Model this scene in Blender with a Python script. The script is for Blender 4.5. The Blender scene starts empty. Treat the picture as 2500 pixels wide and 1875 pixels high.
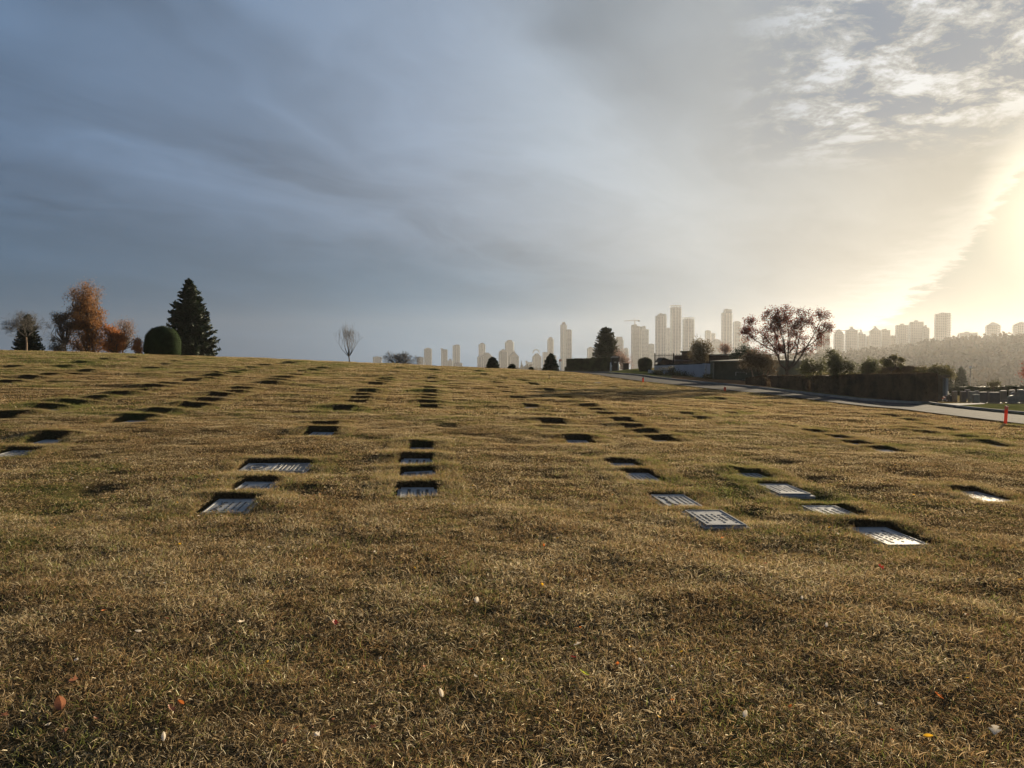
import bpy, bmesh, math, random
import numpy as np
from mathutils import Vector, Matrix, Euler
from mathutils.geometry import delaunay_2d_cdt

PI = math.pi
rad = math.radians
sc = bpy.context.scene
COL = sc.collection

# ------------------------------------------------------------------ camera
FPX, HORIZ, EYE, YAW = 1888.0, 900.0, 1.7, rad(5.7)
cam_d = bpy.data.cameras.new('camera')
cam = bpy.data.objects.new('camera', cam_d)
COL.objects.link(cam)
cam.location = (0, 0, EYE)
cam_d.sensor_width = 36.0
cam_d.lens = 36.0 * FPX / 2500.0
cam_d.clip_start = 0.05
cam_d.clip_end = 20000
cam.rotation_euler = (rad(90 - 1.14), 0, -YAW)
sc.camera = cam

# ------------------------------------------------------------------ sun and sky
SUN_AZ = rad(36.0) + YAW          # clockwise from +Y
SUN_EL = rad(9.8)
sun_dir = Vector((math.sin(SUN_AZ) * math.cos(SUN_EL), math.cos(SUN_AZ) * math.cos(SUN_EL), math.sin(SUN_EL)))
sd = bpy.data.lights.new('sun', 'SUN')
sd.energy = 5.0
sd.angle = rad(0.6)
sd.color = (1.0, 0.83, 0.58)
sun = bpy.data.objects.new('sun', sd)
COL.objects.link(sun)
sun.rotation_euler = (-sun_dir).to_track_quat('-Z', 'Y').to_euler()

EXPOSURE = 1.35
HAZE = 0.00012
sc.view_settings.view_transform = 'Standard'
sc.view_settings.look = 'None'
sc.view_settings.exposure = EXPOSURE
sc.view_settings.gamma = 1.0
sc.view_settings.use_curve_mapping = False
sc.cycles.use_denoising = True
sc.cycles.max_bounces = 6
sc.cycles.diffuse_bounces = 3
sc.cycles.glossy_bounces = 2
sc.cycles.transmission_bounces = 3
sc.cycles.volume_bounces = 1
sc.cycles.transparent_max_bounces = 4
sc.cycles.caustics_reflective = False
sc.cycles.caustics_refractive = False
sc.cycles.sample_clamp_indirect = 4.0


class NT:
    """small node-tree helper"""
    def __init__(self, nt):
        self.nt = nt; self.n = nt.nodes; self.l = nt.links
    def add(self, t, **kw):
        nd = self.n.new(t)
        for k, v in kw.items():
            setattr(nd, k, v)
        return nd
    def put(self, sock, v):
        if v is None: return
        if hasattr(v, 'is_output') or isinstance(v, bpy.types.NodeSocket): self.l.new(v, sock)
        else: sock.default_value = v
    def math(self, op, a, b=None, c=None, clamp=False):
        nd = self.add('ShaderNodeMath', operation=op, use_clamp=clamp)
        self.put(nd.inputs[0], a); self.put(nd.inputs[1], b); self.put(nd.inputs[2], c)
        return nd.outputs[0]
    def vmath(self, op, a, b=None, scale=None):
        nd = self.add('ShaderNodeVectorMath', operation=op)
        self.put(nd.inputs[0], a); self.put(nd.inputs[1], b)
        if scale is not None: self.put(nd.inputs['Scale'], scale)
        return nd.outputs['Value'] if op == 'DOT_PRODUCT' else nd.outputs[0]
    def mix(self, f, a, b, blend='MIX'):
        nd = self.add('ShaderNodeMix', data_type='RGBA', blend_type=blend)
        nd.clamp_factor = True
        self.put(nd.inputs[0], f)
        self.put(nd.inputs[6], (*a, 1) if isinstance(a, tuple) and len(a) == 3 else a)
        self.put(nd.inputs[7], (*b, 1) if isinstance(b, tuple) and len(b) == 3 else b)
        return nd.outputs[2]
    def noise(self, vec, scale, detail=4, rough=0.55, dist=0.0, col=False):
        nd = self.add('ShaderNodeTexNoise')
        self.put(nd.inputs['Vector'], vec)
        nd.inputs['Scale'].default_value = scale; nd.inputs['Detail'].default_value = detail
        nd.inputs['Roughness'].default_value = rough; nd.inputs['Distortion'].default_value = dist
        return nd.outputs[1 if col else 0]
    def ramp(self, f, stops, interp='LINEAR'):
        nd = self.add('ShaderNodeValToRGB')
        cr = nd.color_ramp; cr.interpolation = interp
        while len(cr.elements) < len(stops): cr.elements.new(0.5)
        for e, (p, c) in zip(cr.elements, stops):
            e.position = p; e.color = (*c, 1) if len(c) == 3 else c
        self.put(nd.inputs[0], f)
        return nd.outputs[0]
    def mapr(self, v, a, b, c=0.0, d=1.0, smooth=True):
        nd = self.add('ShaderNodeMapRange')
        nd.interpolation_type = 'SMOOTHSTEP' if smooth else 'LINEAR'
        self.put(nd.inputs['Value'], v)
        for k, x in zip(('From Min', 'From Max', 'To Min', 'To Max'), (a, b, c, d)): self.put(nd.inputs[k], x)
        return nd.outputs[0]
    def xyz(self, x, y, z):
        nd = self.add('ShaderNodeCombineXYZ')
        self.put(nd.inputs[0], x); self.put(nd.inputs[1], y); self.put(nd.inputs[2], z)
        return nd.outputs[0]


def build_world():
    w = bpy.data.worlds.new('World'); sc.world = w; w.use_nodes = True
    t = NT(w.node_tree); t.n.clear()
    out = t.add('ShaderNodeOutputWorld'); bg = t.add('ShaderNodeBackground')
    sky = t.add('ShaderNodeTexSky', sky_type='NISHITA')
    sky.sun_disc = False; sky.sun_elevation = SUN_EL; sky.sun_rotation = SUN_AZ
    sky.air_density = 1.0; sky.dust_density = 0.7; sky.ozone_density = 1.6
    S = 0.10
    tc = t.add('ShaderNodeTexCoord').outputs['Generated']
    d = t.vmath('NORMALIZE', tc)
    cs = t.vmath('DOT_PRODUCT', d, tuple(sun_dir))
    ang = t.math('MULTIPLY', t.math('ARCCOSINE', cs), 180 / PI)      # degrees from the sun
    sep = t.add('ShaderNodeSeparateXYZ'); t.l.new(d, sep.inputs[0])
    fx, fy = math.sin(YAW), math.cos(YAW)
    f = t.vmath('DOT_PRODUCT', d, (fx, fy, 0)); r = t.vmath('DOT_PRODUCT', d, (fy, -fx, 0))
    az = t.math('MULTIPLY', t.math('ARCTAN2', r, f), 180 / PI)
    el = t.math('MULTIPLY', t.math('ARCSINE', sep.outputs[2]), 180 / PI)
    # cloud plane coordinates
    den = t.math('ADD', t.math('MAXIMUM', sep.outputs[2], 0.0), 0.10)
    px = t.math('DIVIDE', sep.outputs[0], den); py = t.math('DIVIDE', sep.outputs[1], den)
    P = t.xyz(px, py, 0.3)
    # streaky coordinates stretched along the wind
    wx, wy = math.sin(rad(41)), math.cos(rad(41))
    a = t.vmath('DOT_PRODUCT', P, (wx, wy, 0)); b = t.vmath('DOT_PRODUCT', P, (-wy, wx, 0))
    PS = t.xyz(t.math('MULTIPLY', a, 0.36), b, 1.7)
    warp = t.vmath('SCALE', t.vmath('SUBTRACT', t.noise(P, 0.9, 3, 0.5, 0, True), (0.5, 0.5, 0.5)), None, 0.9)
    big = t.noise(t.vmath('ADD', PS, warp), 0.75, 6, 0.5, 0.3)
    med = t.noise(t.vmath('ADD', PS, warp), 1.7, 6, 0.55, 0.4)
    fine = t.noise(t.vmath('ADD', t.xyz(px, py, 5.1), t.vmath('SCALE', warp, None, 0.35)), 6.5, 8, 0.66, 0.25)
    # radiance of the thin cloud sheet against angle from the sun (linear, divided by 2 so it fits the ramp)
    x = t.math('DIVIDE', ang, 120.0)
    E = 2 ** EXPOSURE
    def c(*v): return tuple(q / E / 2 for q in v)
    sheet = t.ramp(x, [(0.0, c(1.2, 1.05, 0.75)), (0.045, c(0.44, 0.42, 0.36)), (0.09, c(0.43, 0.425, 0.39)), (0.14, c(0.40, 0.415, 0.41)),
                       (0.20, c(0.375, 0.41, 0.435)), (0.27, c(0.285, 0.335, 0.39)), (0.35, c(0.20, 0.255, 0.335)), (0.45, c(0.14, 0.20, 0.295)),
                       (0.58, c(0.10, 0.162, 0.262)), (1.0, c(0.085, 0.125, 0.195))])
    sheet = t.vmath('SCALE', sheet, None, 2.0)
    # light and dark streaks inside the sheet
    k = t.math('ADD', t.mapr(big, 0.32, 0.68, 0.66, 1.32), t.mapr(med, 0.3, 0.72, -0.16, 0.20))
    thick = t.mapr(az, -4, 16, 1.0, 0.38)
    k = t.math('ADD', t.math('MULTIPLY', t.math('SUBTRACT', k, 1.04), thick), 1.08)
    sheetv = t.vmath('SCALE', sheet, None, k)
    # bright rim and mottled altocumulus: near the sun side, high up
    upper = t.math('MULTIPLY', t.mapr(el, 12.5, 17), t.mapr(az, 14, 25))
    gap = t.math('MULTIPLY', upper, t.mapr(fine, 0.43, 0.53, 0.85, 0.0))
    blue = t.vmath('MULTIPLY', sheet, (0.50, 0.60, 0.80))
    sheetv = t.mix(gap, sheetv, blue)
    wisp = t.math('MULTIPLY', upper, t.mapr(fine, 0.49, 0.64, 0.0, 0.75))
    sheetv = t.mix(wisp, sheetv, t.vmath('SCALE', t.vmath('MULTIPLY', sheet, (0.98, 1.0, 1.08)), None, 2.1))
    # clear band of sky under the edge of the cloud, towards and past the sun
    cv = t.add('ShaderNodeFloatCurve')
    pts = [(0.0, 0.02), (0.17, 0.025), (0.36, 0.03), (0.42, 0.07), (0.48, 0.14), (0.52, 0.20), (0.56, 0.30), (0.60, 0.38), (0.66, 0.48), (0.80, 0.56), (1.0, 0.62)]
    cm = cv.mapping.curves[0]
    while len(cm.points) < len(pts): cm.points.new(0.5, 0.5)
    for p, q in zip(cm.points, pts): p.location = q; p.handle_type = 'VECTOR'
    cv.mapping.update()
    aaz = t.math('ABSOLUTE', t.math('SUBTRACT', az, 5.0))
    t.put(cv.inputs['Value'], t.math('DIVIDE', t.math('SUBTRACT', az, 4.0), 50.0, clamp=True))
    edge = t.math('MULTIPLY', cv.outputs[0], 32.0)
    ragged = t.math('ADD', t.math('MULTIPLY', t.math('SUBTRACT', fine, 0.5), 5.0), t.math('MULTIPLY', t.math('SUBTRACT', med, 0.5), 3.5))
    dd = t.math('ADD', t.math('SUBTRACT', el, edge), ragged)
    cover = t.math('MAXIMUM', t.mapr(dd, -0.35, 1.0), t.mapr(az, 20, 14))
    clear = t.ramp(x, [(0.0, c(1.2, 1.05, 0.75)), (0.045, c(0.36, 0.37, 0.32)), (0.07, c(0.19, 0.225, 0.23)), (0.12, c(0.14, 0.18, 0.20)), (0.20, c(0.36, 0.41, 0.43)), (0.4, c(0.24, 0.30, 0.38)), (1.0, c(0.13, 0.2, 0.32))])
    clear = t.vmath('SCALE', clear, None, 2.0)
    rim = t.math('MULTIPLY', t.math('MULTIPLY', t.mapr(dd, -0.2, 1.2), t.mapr(dd, 5.5, 1.0)), t.mapr(az, 18, 27))
    sheetv = t.mix(t.math('MULTIPLY', rim, 0.6), sheetv, t.vmath('SCALE', sheet, None, 1.6))
    clouds = t.mix(cover, clear, sheetv)
    # blue air showing through low on the side away from the sun, brightening to the horizon
    low = t.math('MULTIPLY', t.mapr(el, 14, 4), t.mapr(az, 12, -14))
    lowc = t.ramp(t.math('DIVIDE', el, 20.0, clamp=True), [(0.0, c(0.035, 0.18, 0.37)), (0.3, c(0.055, 0.175, 0.32)), (1.0, c(0.085, 0.155, 0.25))])
    lowc = t.vmath('SCALE', lowc, None, t.mapr(az, -34, 5, 1.0, 1.45))
    clouds = t.mix(t.math('MULTIPLY', low, 0.85), clouds, lowc)
    mid = t.math('MULTIPLY', t.mapr(el, 10, 2.5), t.math('MULTIPLY', t.mapr(az, -20, -4), t.mapr(az, 26, 14)))
    clouds = t.mix(t.math('MULTIPLY', mid, 0.7), clouds, t.vmath('SCALE', t.ramp(t.math('DIVIDE', az, 26, clamp=True), [(0, c(0.08, 0.215, 0.36)), (0.5, c(0.12, 0.225, 0.33)), (1, c(0.20, 0.24, 0.27))]), None, 2.0))
    col = t.mix(0.012, t.vmath('SCALE', clouds, None, 1 / S), sky.outputs[0])
    t.l.new(col, bg.inputs[0]); bg.inputs[1].default_value = S
    t.l.new(bg.outputs[0], out.inputs[0])
build_world()


# ------------------------------------------------------------------ helpers
def link(name, me, parent=None, mats=None):
    o = bpy.data.objects.new(name, me); COL.objects.link(o)
    if parent is not None: o.parent = parent
    if mats:
        for m in (mats if isinstance(mats, (list, tuple)) else [mats]): me.materials.append(m)
    return o

def tag(o, label=None, cat=None, group=None, kind=None):
    if label: o['label'] = label
    if cat: o['category'] = cat
    if group: o['group'] = group
    if kind: o['kind'] = kind
    return o

def thing(name, loc, label, cat, rz=0.0, group=None):
    o = bpy.data.objects.new(name, None); COL.objects.link(o)
    o.empty_display_size = 0.2
    o.location = loc; o.rotation_euler = (0, 0, rz)
    return tag(o, label, cat, group)

class MB:
    """mesh builder: collects boxes, prisms, tubes into one mesh"""
    def __init__(self): self.v = []; self.f = []; self.m = []; self.mi = 0
    def add(self, vs, fs):
        n = len(self.v); self.v += [tuple(p) for p in vs]
        self.f += [tuple(i + n for i in q) for q in fs]; self.m += [self.mi] * len(fs)
        return self
    def box(self, x0, x1, y0, y1, z0, z1, R=None, top=1.0):
        cx, cy = (x0 + x1) / 2, (y0 + y1) / 2; hx, hy = (x1 - x0) / 2, (y1 - y0) / 2
        vs = []
        for z, k in ((z0, 1.0), (z1, top)):
            for sx, sy in ((-1, -1), (1, -1), (1, 1), (-1, 1)): vs.append(Vector((cx + sx * hx * k, cy + sy * hy * k, z)))
        if R is not None: vs = [R @ p for p in vs]
        return self.add(vs, [(0, 3, 2, 1), (4, 5, 6, 7), (0, 1, 5, 4), (1, 2, 6, 5), (2, 3, 7, 6), (3, 0, 4, 7)])
    def prism(self, poly, z0, z1, R=None, scale=1.0):
        n = len(poly); cx = sum(p[0] for p in poly) / n; cy = sum(p[1] for p in poly) / n
        vs = [Vector((p[0], p[1], z0)) for p in poly] + [Vector((cx + (p[0] - cx) * scale, cy + (p[1] - cy) * scale, z1)) for p in poly]
        if R is not None: vs = [R @ p for p in vs]
        return self.add(vs, [tuple(range(n - 1, -1, -1)), tuple(range(n, 2 * n))] + [(i, (i + 1) % n, n + (i + 1) % n, n + i) for i in range(n)])
    def prism_y(self, poly, y0, y1, R=None):           # polygon in x,z pushed along y
        n = len(poly)
        vs = [Vector((p[0], y0, p[1])) for p in poly] + [Vector((p[0], y1, p[1])) for p in poly]
        if R is not None: vs = [R @ p for p in vs]
        return self.add(vs, [tuple(range(n)), tuple(range(2 * n - 1, n - 1, -1))] + [(i, n + i, n + (i + 1) % n, (i + 1) % n) for i in range(n)])
    def tube(self, pts, rs, n=5, cap=True):
        pts = [Vector(p) for p in pts]; vs = []; fs = []
        for i, p in enumerate(pts):
            d = (pts[min(i + 1, len(pts) - 1)] - pts[max(i - 1, 0)])
            if d.length < 1e-9: d = Vector((0, 0, 1))
            d.normalize(); a = d.orthogonal().normalized(); b = d.cross(a)
            if i and (a.dot(pa) < 0): pass
            if i:   # carry the frame along
                a = (pa - d * pa.dot(d));
                a = a.normalized() if a.length > 1e-6 else d.orthogonal().normalized(); b = d.cross(a)
            pa = a
            for j in range(n):
                t = 2 * PI * j / n; vs.append(p + (a * math.cos(t) + b * math.sin(t)) * rs[i])
        for i in range(len(pts) - 1):
            for j in range(n):
                k = (j + 1) % n; fs.append((i * n + j, i * n + k, (i + 1) * n + k, (i + 1) * n + j))
        if cap: fs += [tuple(range(n - 1, -1, -1)), tuple(range((len(pts) - 1) * n, len(pts) * n))]
        return self.add(vs, fs)
    def mesh(self, name, smooth=False):
        me = bpy.data.meshes.new(name); me.from_pydata(self.v, [], self.f)
        if any(self.m): me.polygons.foreach_set('material_index', self.m)
        if smooth: me.polygons.foreach_set('use_smooth', [True] * len(self.f))
        me.update(); return me
    def build(self, name, mats, parent=None, smooth=False):
        return link(name, self.mesh(name, smooth), parent, mats)

def np_mesh(name, V, F):
    """fast mesh from an (n,3) array and an (m,k) face array"""
    me = bpy.data.meshes.new(name)
    V = np.asarray(V, np.float32); F = np.asarray(F, np.int32)
    me.vertices.add(len(V)); me.vertices.foreach_set('co', V.ravel())
    k = F.shape[1]
    me.loops.add(F.size); me.loops.foreach_set('vertex_index', F.ravel())
    me.polygons.add(len(F)); me.polygons.foreach_set('loop_start', np.arange(0, F.size, k, dtype=np.int32))
    me.polygons.foreach_set('loop_total', np.full(len(F), k, np.int32))
    me.update(calc_edges=True); me.validate(); return me

def sstep(a, b, x):
    t = np.clip((np.asarray(x, float) - a) / (b - a), 0, 1); return t * t * (3 - 2 * t)

_perm = np.random.RandomState(7).permutation(1024)
_vals = np.random.RandomState(11).uniform(-1, 1, 1024)
def vnoise(x, y, seed=0):
    x = np.asarray(x, float); y = np.asarray(y, float)
    xi = np.floor(x).astype(int); yi = np.floor(y).astype(int); xf = x - xi; yf = y - yi
    u = xf * xf * (3 - 2 * xf); v = yf * yf * (3 - 2 * yf)
    def h(a, b): return _vals[_perm[(_perm[(a + seed * 57) % 1024] + b) % 1024]]
    return (h(xi, yi) * (1 - u) + h(xi + 1, yi) * u) * (1 - v) + (h(xi, yi + 1) * (1 - u) + h(xi + 1, yi + 1) * u) * v

def ground(X, Y):
    """the smooth hillside: the lawn climbs away, tilts down to the right, and rolls over; then valley and far hill"""
    X = np.asarray(X, float); Y = np.asarray(Y, float)
    R = np.hypot(X, Y); az = np.degrees(np.arctan2(X, Y))
    k = .046 * (.25 + .75 * sstep(0, 35, Y))
    Xc = 60 * np.tanh(X / 60)
    z = .031 * np.minimum(Y, 120) - k * Xc
    right = sstep(11, 19, az) * (1 - sstep(100, 140, az))
    d = np.maximum(R - (58 + 60 * right), 0)
    drop = np.where(d < 40, d * d * .0022, 3.52 + (d - 40) * .176)
    z = z - drop
    dd = X * math.sin(YAW) + Y * math.cos(YAW); pp = 1250 + FPX * (X * math.cos(YAW) - Y * math.sin(YAW)) / np.maximum(dd, .1)
    z = z - sstep(2215, 2275, pp) * (dd > 0) * (.55 * sstep(38, 50, dd) + .4 * sstep(50, 75, dd) + 3.5 * sstep(70, 100, dd)) * (1 - sstep(150, 300, R))
    z = np.where(R > 150, np.maximum(z, -20), z)
    # far hill: high on the right, fading out left of the middle
    cz = az - 5.7
    top = np.interp(cz, [-40, 4, 12, 17, 21, 24, 27, 29, 33, 45, 60, 90], [-4, -4, 0, 5, 12, 15, 20, 25, 28, 30, 30, 20])
    hill = sstep(420, 1120, R) * (top + 20)
    return z + hill

def bump(X, Y):
    R = np.hypot(X, Y)
    f = 1 - sstep(70, 120, R)
    s = 1 + .8 * sstep(12, 40, R)
    return f * (s * .030 * vnoise(X / 1.9, Y / 1.5, 1) + s * .024 * vnoise(X / .8, Y / .62, 2) + .014 * vnoise(X / .3, Y / .3, 3) + .006 * vnoise(X / .12, Y / .12, 4))

def gz(x, y, b=True): return float(ground(x, y) + (bump(x, y) if b else 0))

def W(px, depth, py=None):
    """world point of a sight line at a given depth in front of the camera"""
    xc = (px - 1250) / FPX * depth
    x = xc * math.cos(YAW) + depth * math.sin(YAW); y = depth * math.cos(YAW) - xc * math.sin(YAW)
    return Vector((x, y, gz(x, y, False) if py is None else EYE - (py - HORIZ) / FPX * depth))

def at(px, py):
    """where that sight line meets the ground"""
    v = W(px, 1.0, py) - Vector((0, 0, EYE)); t = np.geomspace(1.5, 140, 1600)
    hit = np.nonzero(EYE + v.z * t <= ground(v.x * t, v.y * t))[0]
    k = t[hit[0]] if len(hit) else 100.0
    return v.x * k, v.y * k

# ------------------------------------------------------------------ materials
_M = {}
def mat(name, col, rough=0.85, var=0.0, scale=5.0, col2=None, metal=0.0, trans=0.0, spec=0.3, bump_=0.0, bscale=30.0, detail=5):
    if name in _M: return _M[name]
    m = bpy.data.materials.new(name); m.use_nodes = True; t = NT(m.node_tree)
    bs = t.n['Principled BSDF']; out = t.n['Material Output']
    bs.inputs['Roughness'].default_value = rough; bs.inputs['Metallic'].default_value = metal
    bs.inputs['Specular IOR Level'].default_value = spec
    base = None
    if var or col2:
        pos = t.add('ShaderNodeNewGeometry').outputs['Position']
        n = t.noise(pos, scale, detail, 0.6)
        c2 = col2 or tuple(min(1, q * (1 + var)) for q in col)
        c1 = col if col2 else tuple(q * (1 - var) for q in col)
        base = t.mix(t.mapr(n, 0.3, 0.7), c1, c2); t.l.new(base, bs.inputs['Base Color'])
    else: bs.inputs['Base Color'].default_value = (*col, 1)
    if bump_:
        pos = t.add('ShaderNodeNewGeometry').outputs['Position']
        bn = t.add('ShaderNodeBump'); bn.inputs['Strength'].default_value = bump_; bn.inputs['Distance'].default_value = 0.02
        t.l.new(t.noise(pos, bscale, 6, 0.6), bn.inputs['Height']); t.l.new(bn.outputs[0], bs.inputs['Normal'])
    if trans:
        tr = t.add('ShaderNodeBsdfTranslucent'); mx = t.add('ShaderNodeMixShader'); mx.inputs[0].default_value = trans
        if base is not None: t.l.new(base, tr.inputs[0])
        else: tr.inputs[0].default_value = (*col, 1)
        t.l.new(bs.outputs[0], mx.inputs[1]); t.l.new(tr.outputs[0], mx.inputs[2]); t.l.new(mx.outputs[0], out.inputs[0])
    _M[name] = m; return m

def lawn_colour(t, pos, straw_amt=None):
    """brown thatch, straw and green patches, by place on the hill"""
    n1 = t.noise(pos, 0.35, 5, 0.6); n2 = t.noise(pos, 1.6, 5, 0.6); n3 = t.noise(pos, 0.07, 3, 0.5)
    sp = t.add('ShaderNodeSeparateXYZ'); t.l.new(pos, sp.inputs[0])
    far = t.mapr(sp.outputs[1], 22, 60)
    left = t.mapr(sp.outputs[0], 1, -14)
    g = t.math('ADD', t.math('ADD', t.math('MULTIPLY', n1, 0.65), t.math('MULTIPLY', n2, 0.5)), t.math('MULTIPLY', far, 0.03))
    g = t.math('ADD', g, t.math('MULTIPLY', left, 0.035)); g = t.math('ADD', g, t.math('MULTIPLY', t.math('SUBTRACT', n3, 0.5), 0.3))
    green = t.mapr(g, 0.56, 0.76)
    return green, n1, n2

def make_soil():
    m = bpy.data.materials.new('thatch_soil'); m.use_nodes = True; t = NT(m.node_tree); bs = t.n['Principled BSDF']
    pos = t.add('ShaderNodeNewGeometry').outputs['Position']
    green, n1, n2 = lawn_colour(t, pos)
    f = t.noise(pos, 45, 6, 0.7)
    c = t.mix(t.mapr(f, 0.35, 0.65), (0.04, 0.027, 0.015), (0.12, 0.085, 0.042))
    c = t.mix(t.math('MULTIPLY', green, 0.6), c, (0.07, 0.085, 0.025))
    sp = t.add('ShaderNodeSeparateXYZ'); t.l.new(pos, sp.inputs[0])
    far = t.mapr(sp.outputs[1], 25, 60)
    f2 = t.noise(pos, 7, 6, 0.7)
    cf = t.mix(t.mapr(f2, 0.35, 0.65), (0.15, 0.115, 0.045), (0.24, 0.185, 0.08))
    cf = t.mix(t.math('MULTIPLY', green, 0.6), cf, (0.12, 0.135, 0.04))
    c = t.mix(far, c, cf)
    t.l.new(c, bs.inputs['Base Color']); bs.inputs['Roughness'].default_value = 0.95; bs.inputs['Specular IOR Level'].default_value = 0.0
    b = t.add('ShaderNodeBump'); b.inputs['Strength'].default_value = 0.8; b.inputs['Distance'].default_value = 0.03
    t.l.new(t.math('ADD', f, t.math('MULTIPLY', f2, 1.5)), b.inputs['Height']); t.l.new(b.outputs[0], bs.inputs['Normal'])
    return m

def make_blade():
    m = bpy.data.materials.new('grass_blade'); m.use_nodes = True; t = NT(m.node_tree); out = t.n['Material Output']
    t.n.remove(t.n['Principled BSDF'])
    pos = t.add('ShaderNodeNewGeometry').outputs['Position']
    green, n1, n2 = lawn_colour(t, pos)
    tint = t.add('ShaderNodeAttribute', attribute_name='tint').outputs['Fac']
    gi = t.add('ShaderNodeAttribute', attribute_name='isgreen').outputs['Fac']
    dry = t.ramp(tint, [(0.0, (0.12, 0.072, 0.03)), (0.35, (0.30, 0.205, 0.098)), (0.7, (0.54, 0.405, 0.215)), (1.0, (0.80, 0.68, 0.46))])
    dry = t.mix(t.mapr(n2, 0.38, 0.62), dry, t.vmath('MULTIPLY', dry, (0.76, 0.66, 0.56)))
    gr = t.ramp(tint, [(0.0, (0.075, 0.085, 0.018)), (0.6, (0.19, 0.21, 0.05)), (1.0, (0.32, 0.32, 0.10))])
    k = t.math('GREATER_THAN', t.math('ADD', gi, t.math('MULTIPLY', green, 0.55)), 0.90)
    c = t.mix(k, dry, gr)
    df = t.add('ShaderNodeBsdfDiffuse'); tr = t.add('ShaderNodeBsdfTranslucent'); gl = t.add('ShaderNodeBsdfGlossy')
    gl.inputs['Roughness'].default_value = 0.45
    mx = t.add('ShaderNodeMixShader'); mx.inputs[0].default_value = 0.48
    m2 = t.add('ShaderNodeMixShader'); m2.inputs[0].default_value = 0.05
    for s in (df, tr): t.l.new(c, s.inputs[0])
    gl.inputs[0].default_value = (0.8, 0.75, 0.6, 1)
    t.l.new(df.outputs[0], mx.inputs[1]); t.l.new(tr.outputs[0], mx.inputs[2])
    t.l.new(mx.outputs[0], m2.inputs[1]); t.l.new(gl.outputs[0], m2.inputs[2]); t.l.new(m2.outputs[0], out.inputs[0])
    return m

SOIL = make_soil(); BLADE = make_blade()
ASPHALT = mat('asphalt', (0.045, 0.044, 0.046), 1.0, 0.25, 3.0, spec=.02, bump_=0.3, bscale=60)
CONCRETE = mat('concrete', (0.20, 0.19, 0.175), 1.0, 0.2, 2.0, spec=.02)
HEDGE = mat('hedge_leaf', (0.045, 0.05, 0.018), 0.7, 0.5, 1.3, trans=0.25)
HEDGEB = mat('brown_hedge_leaf', (0.10, 0.065, 0.036), 0.8, 0.4, 1.3, trans=0.2)  # brown puts the tint of the sun flare into the leaf colour
DARKG = mat('dark_needles', (0.022, 0.036, 0.017), 0.75, 0.4, 1.0, trans=0.15)
DARKG2 = mat('conifer_needles', (0.05, 0.055, 0.025), 0.75, 0.4, 1.0, trans=0.2)
BARK = mat('bark', (0.10, 0.075, 0.055), 0.9, 0.3, 6)
BARKL = mat('pale_bark', (0.27, 0.19, 0.13), 0.9, 0.3, 6)
TWIG = mat('twigs', (0.085, 0.075, 0.065), 0.9, 0.2, 6)
GOLD = mat('golden_leaves', (0.20, 0.095, 0.04), 0.8, 0.0, 0.6, col2=(0.33, 0.17, 0.065), trans=0.45)
GOLDP = mat('pale_twiggy_leaves', (0.26, 0.17, 0.12), 0.8, 0.3, 0.8, trans=0.4)
REDL = mat('red_leaves', (0.13, 0.028, 0.02), 0.9, 0.0, 0.9, col2=(0.22, 0.06, 0.035), trans=0.35, spec=.05)
OLIVE = mat('olive_leaves', (0.11, 0.095, 0.04), 0.7, 0.4, 1.0, trans=0.4)
OLIVEG = mat('green_shrub_leaves', (0.085, 0.085, 0.038), 0.6, 0.4, 1.0, trans=0.45, spec=0.5)
PINKT = mat('pinkish_twigs', (0.30, 0.20, 0.16), 0.85, 0.3, 1.0, trans=0.3)
BRONZE = mat('weathered_plaque', (0.28, 0.28, 0.275), 0.6, 0.22, 9, metal=0.1, spec=0.3, bump_=0.15, bscale=70)
BRONZE_D = mat('dark_plaque_field', (0.13, 0.125, 0.115), 0.55, 0.3, 9, metal=0.3, spec=0.4)
GRANITE = mat('granite_base', (0.30, 0.29, 0.28), 0.6, 0.35, 60, bump_=0.1)
LETTER = mat('raised_lettering', (0.055, 0.053, 0.05), 0.5, metal=0.4)
LETTER_L = mat('pale_lettering', (0.50, 0.48, 0.42), 0.4, metal=0.5)

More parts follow.
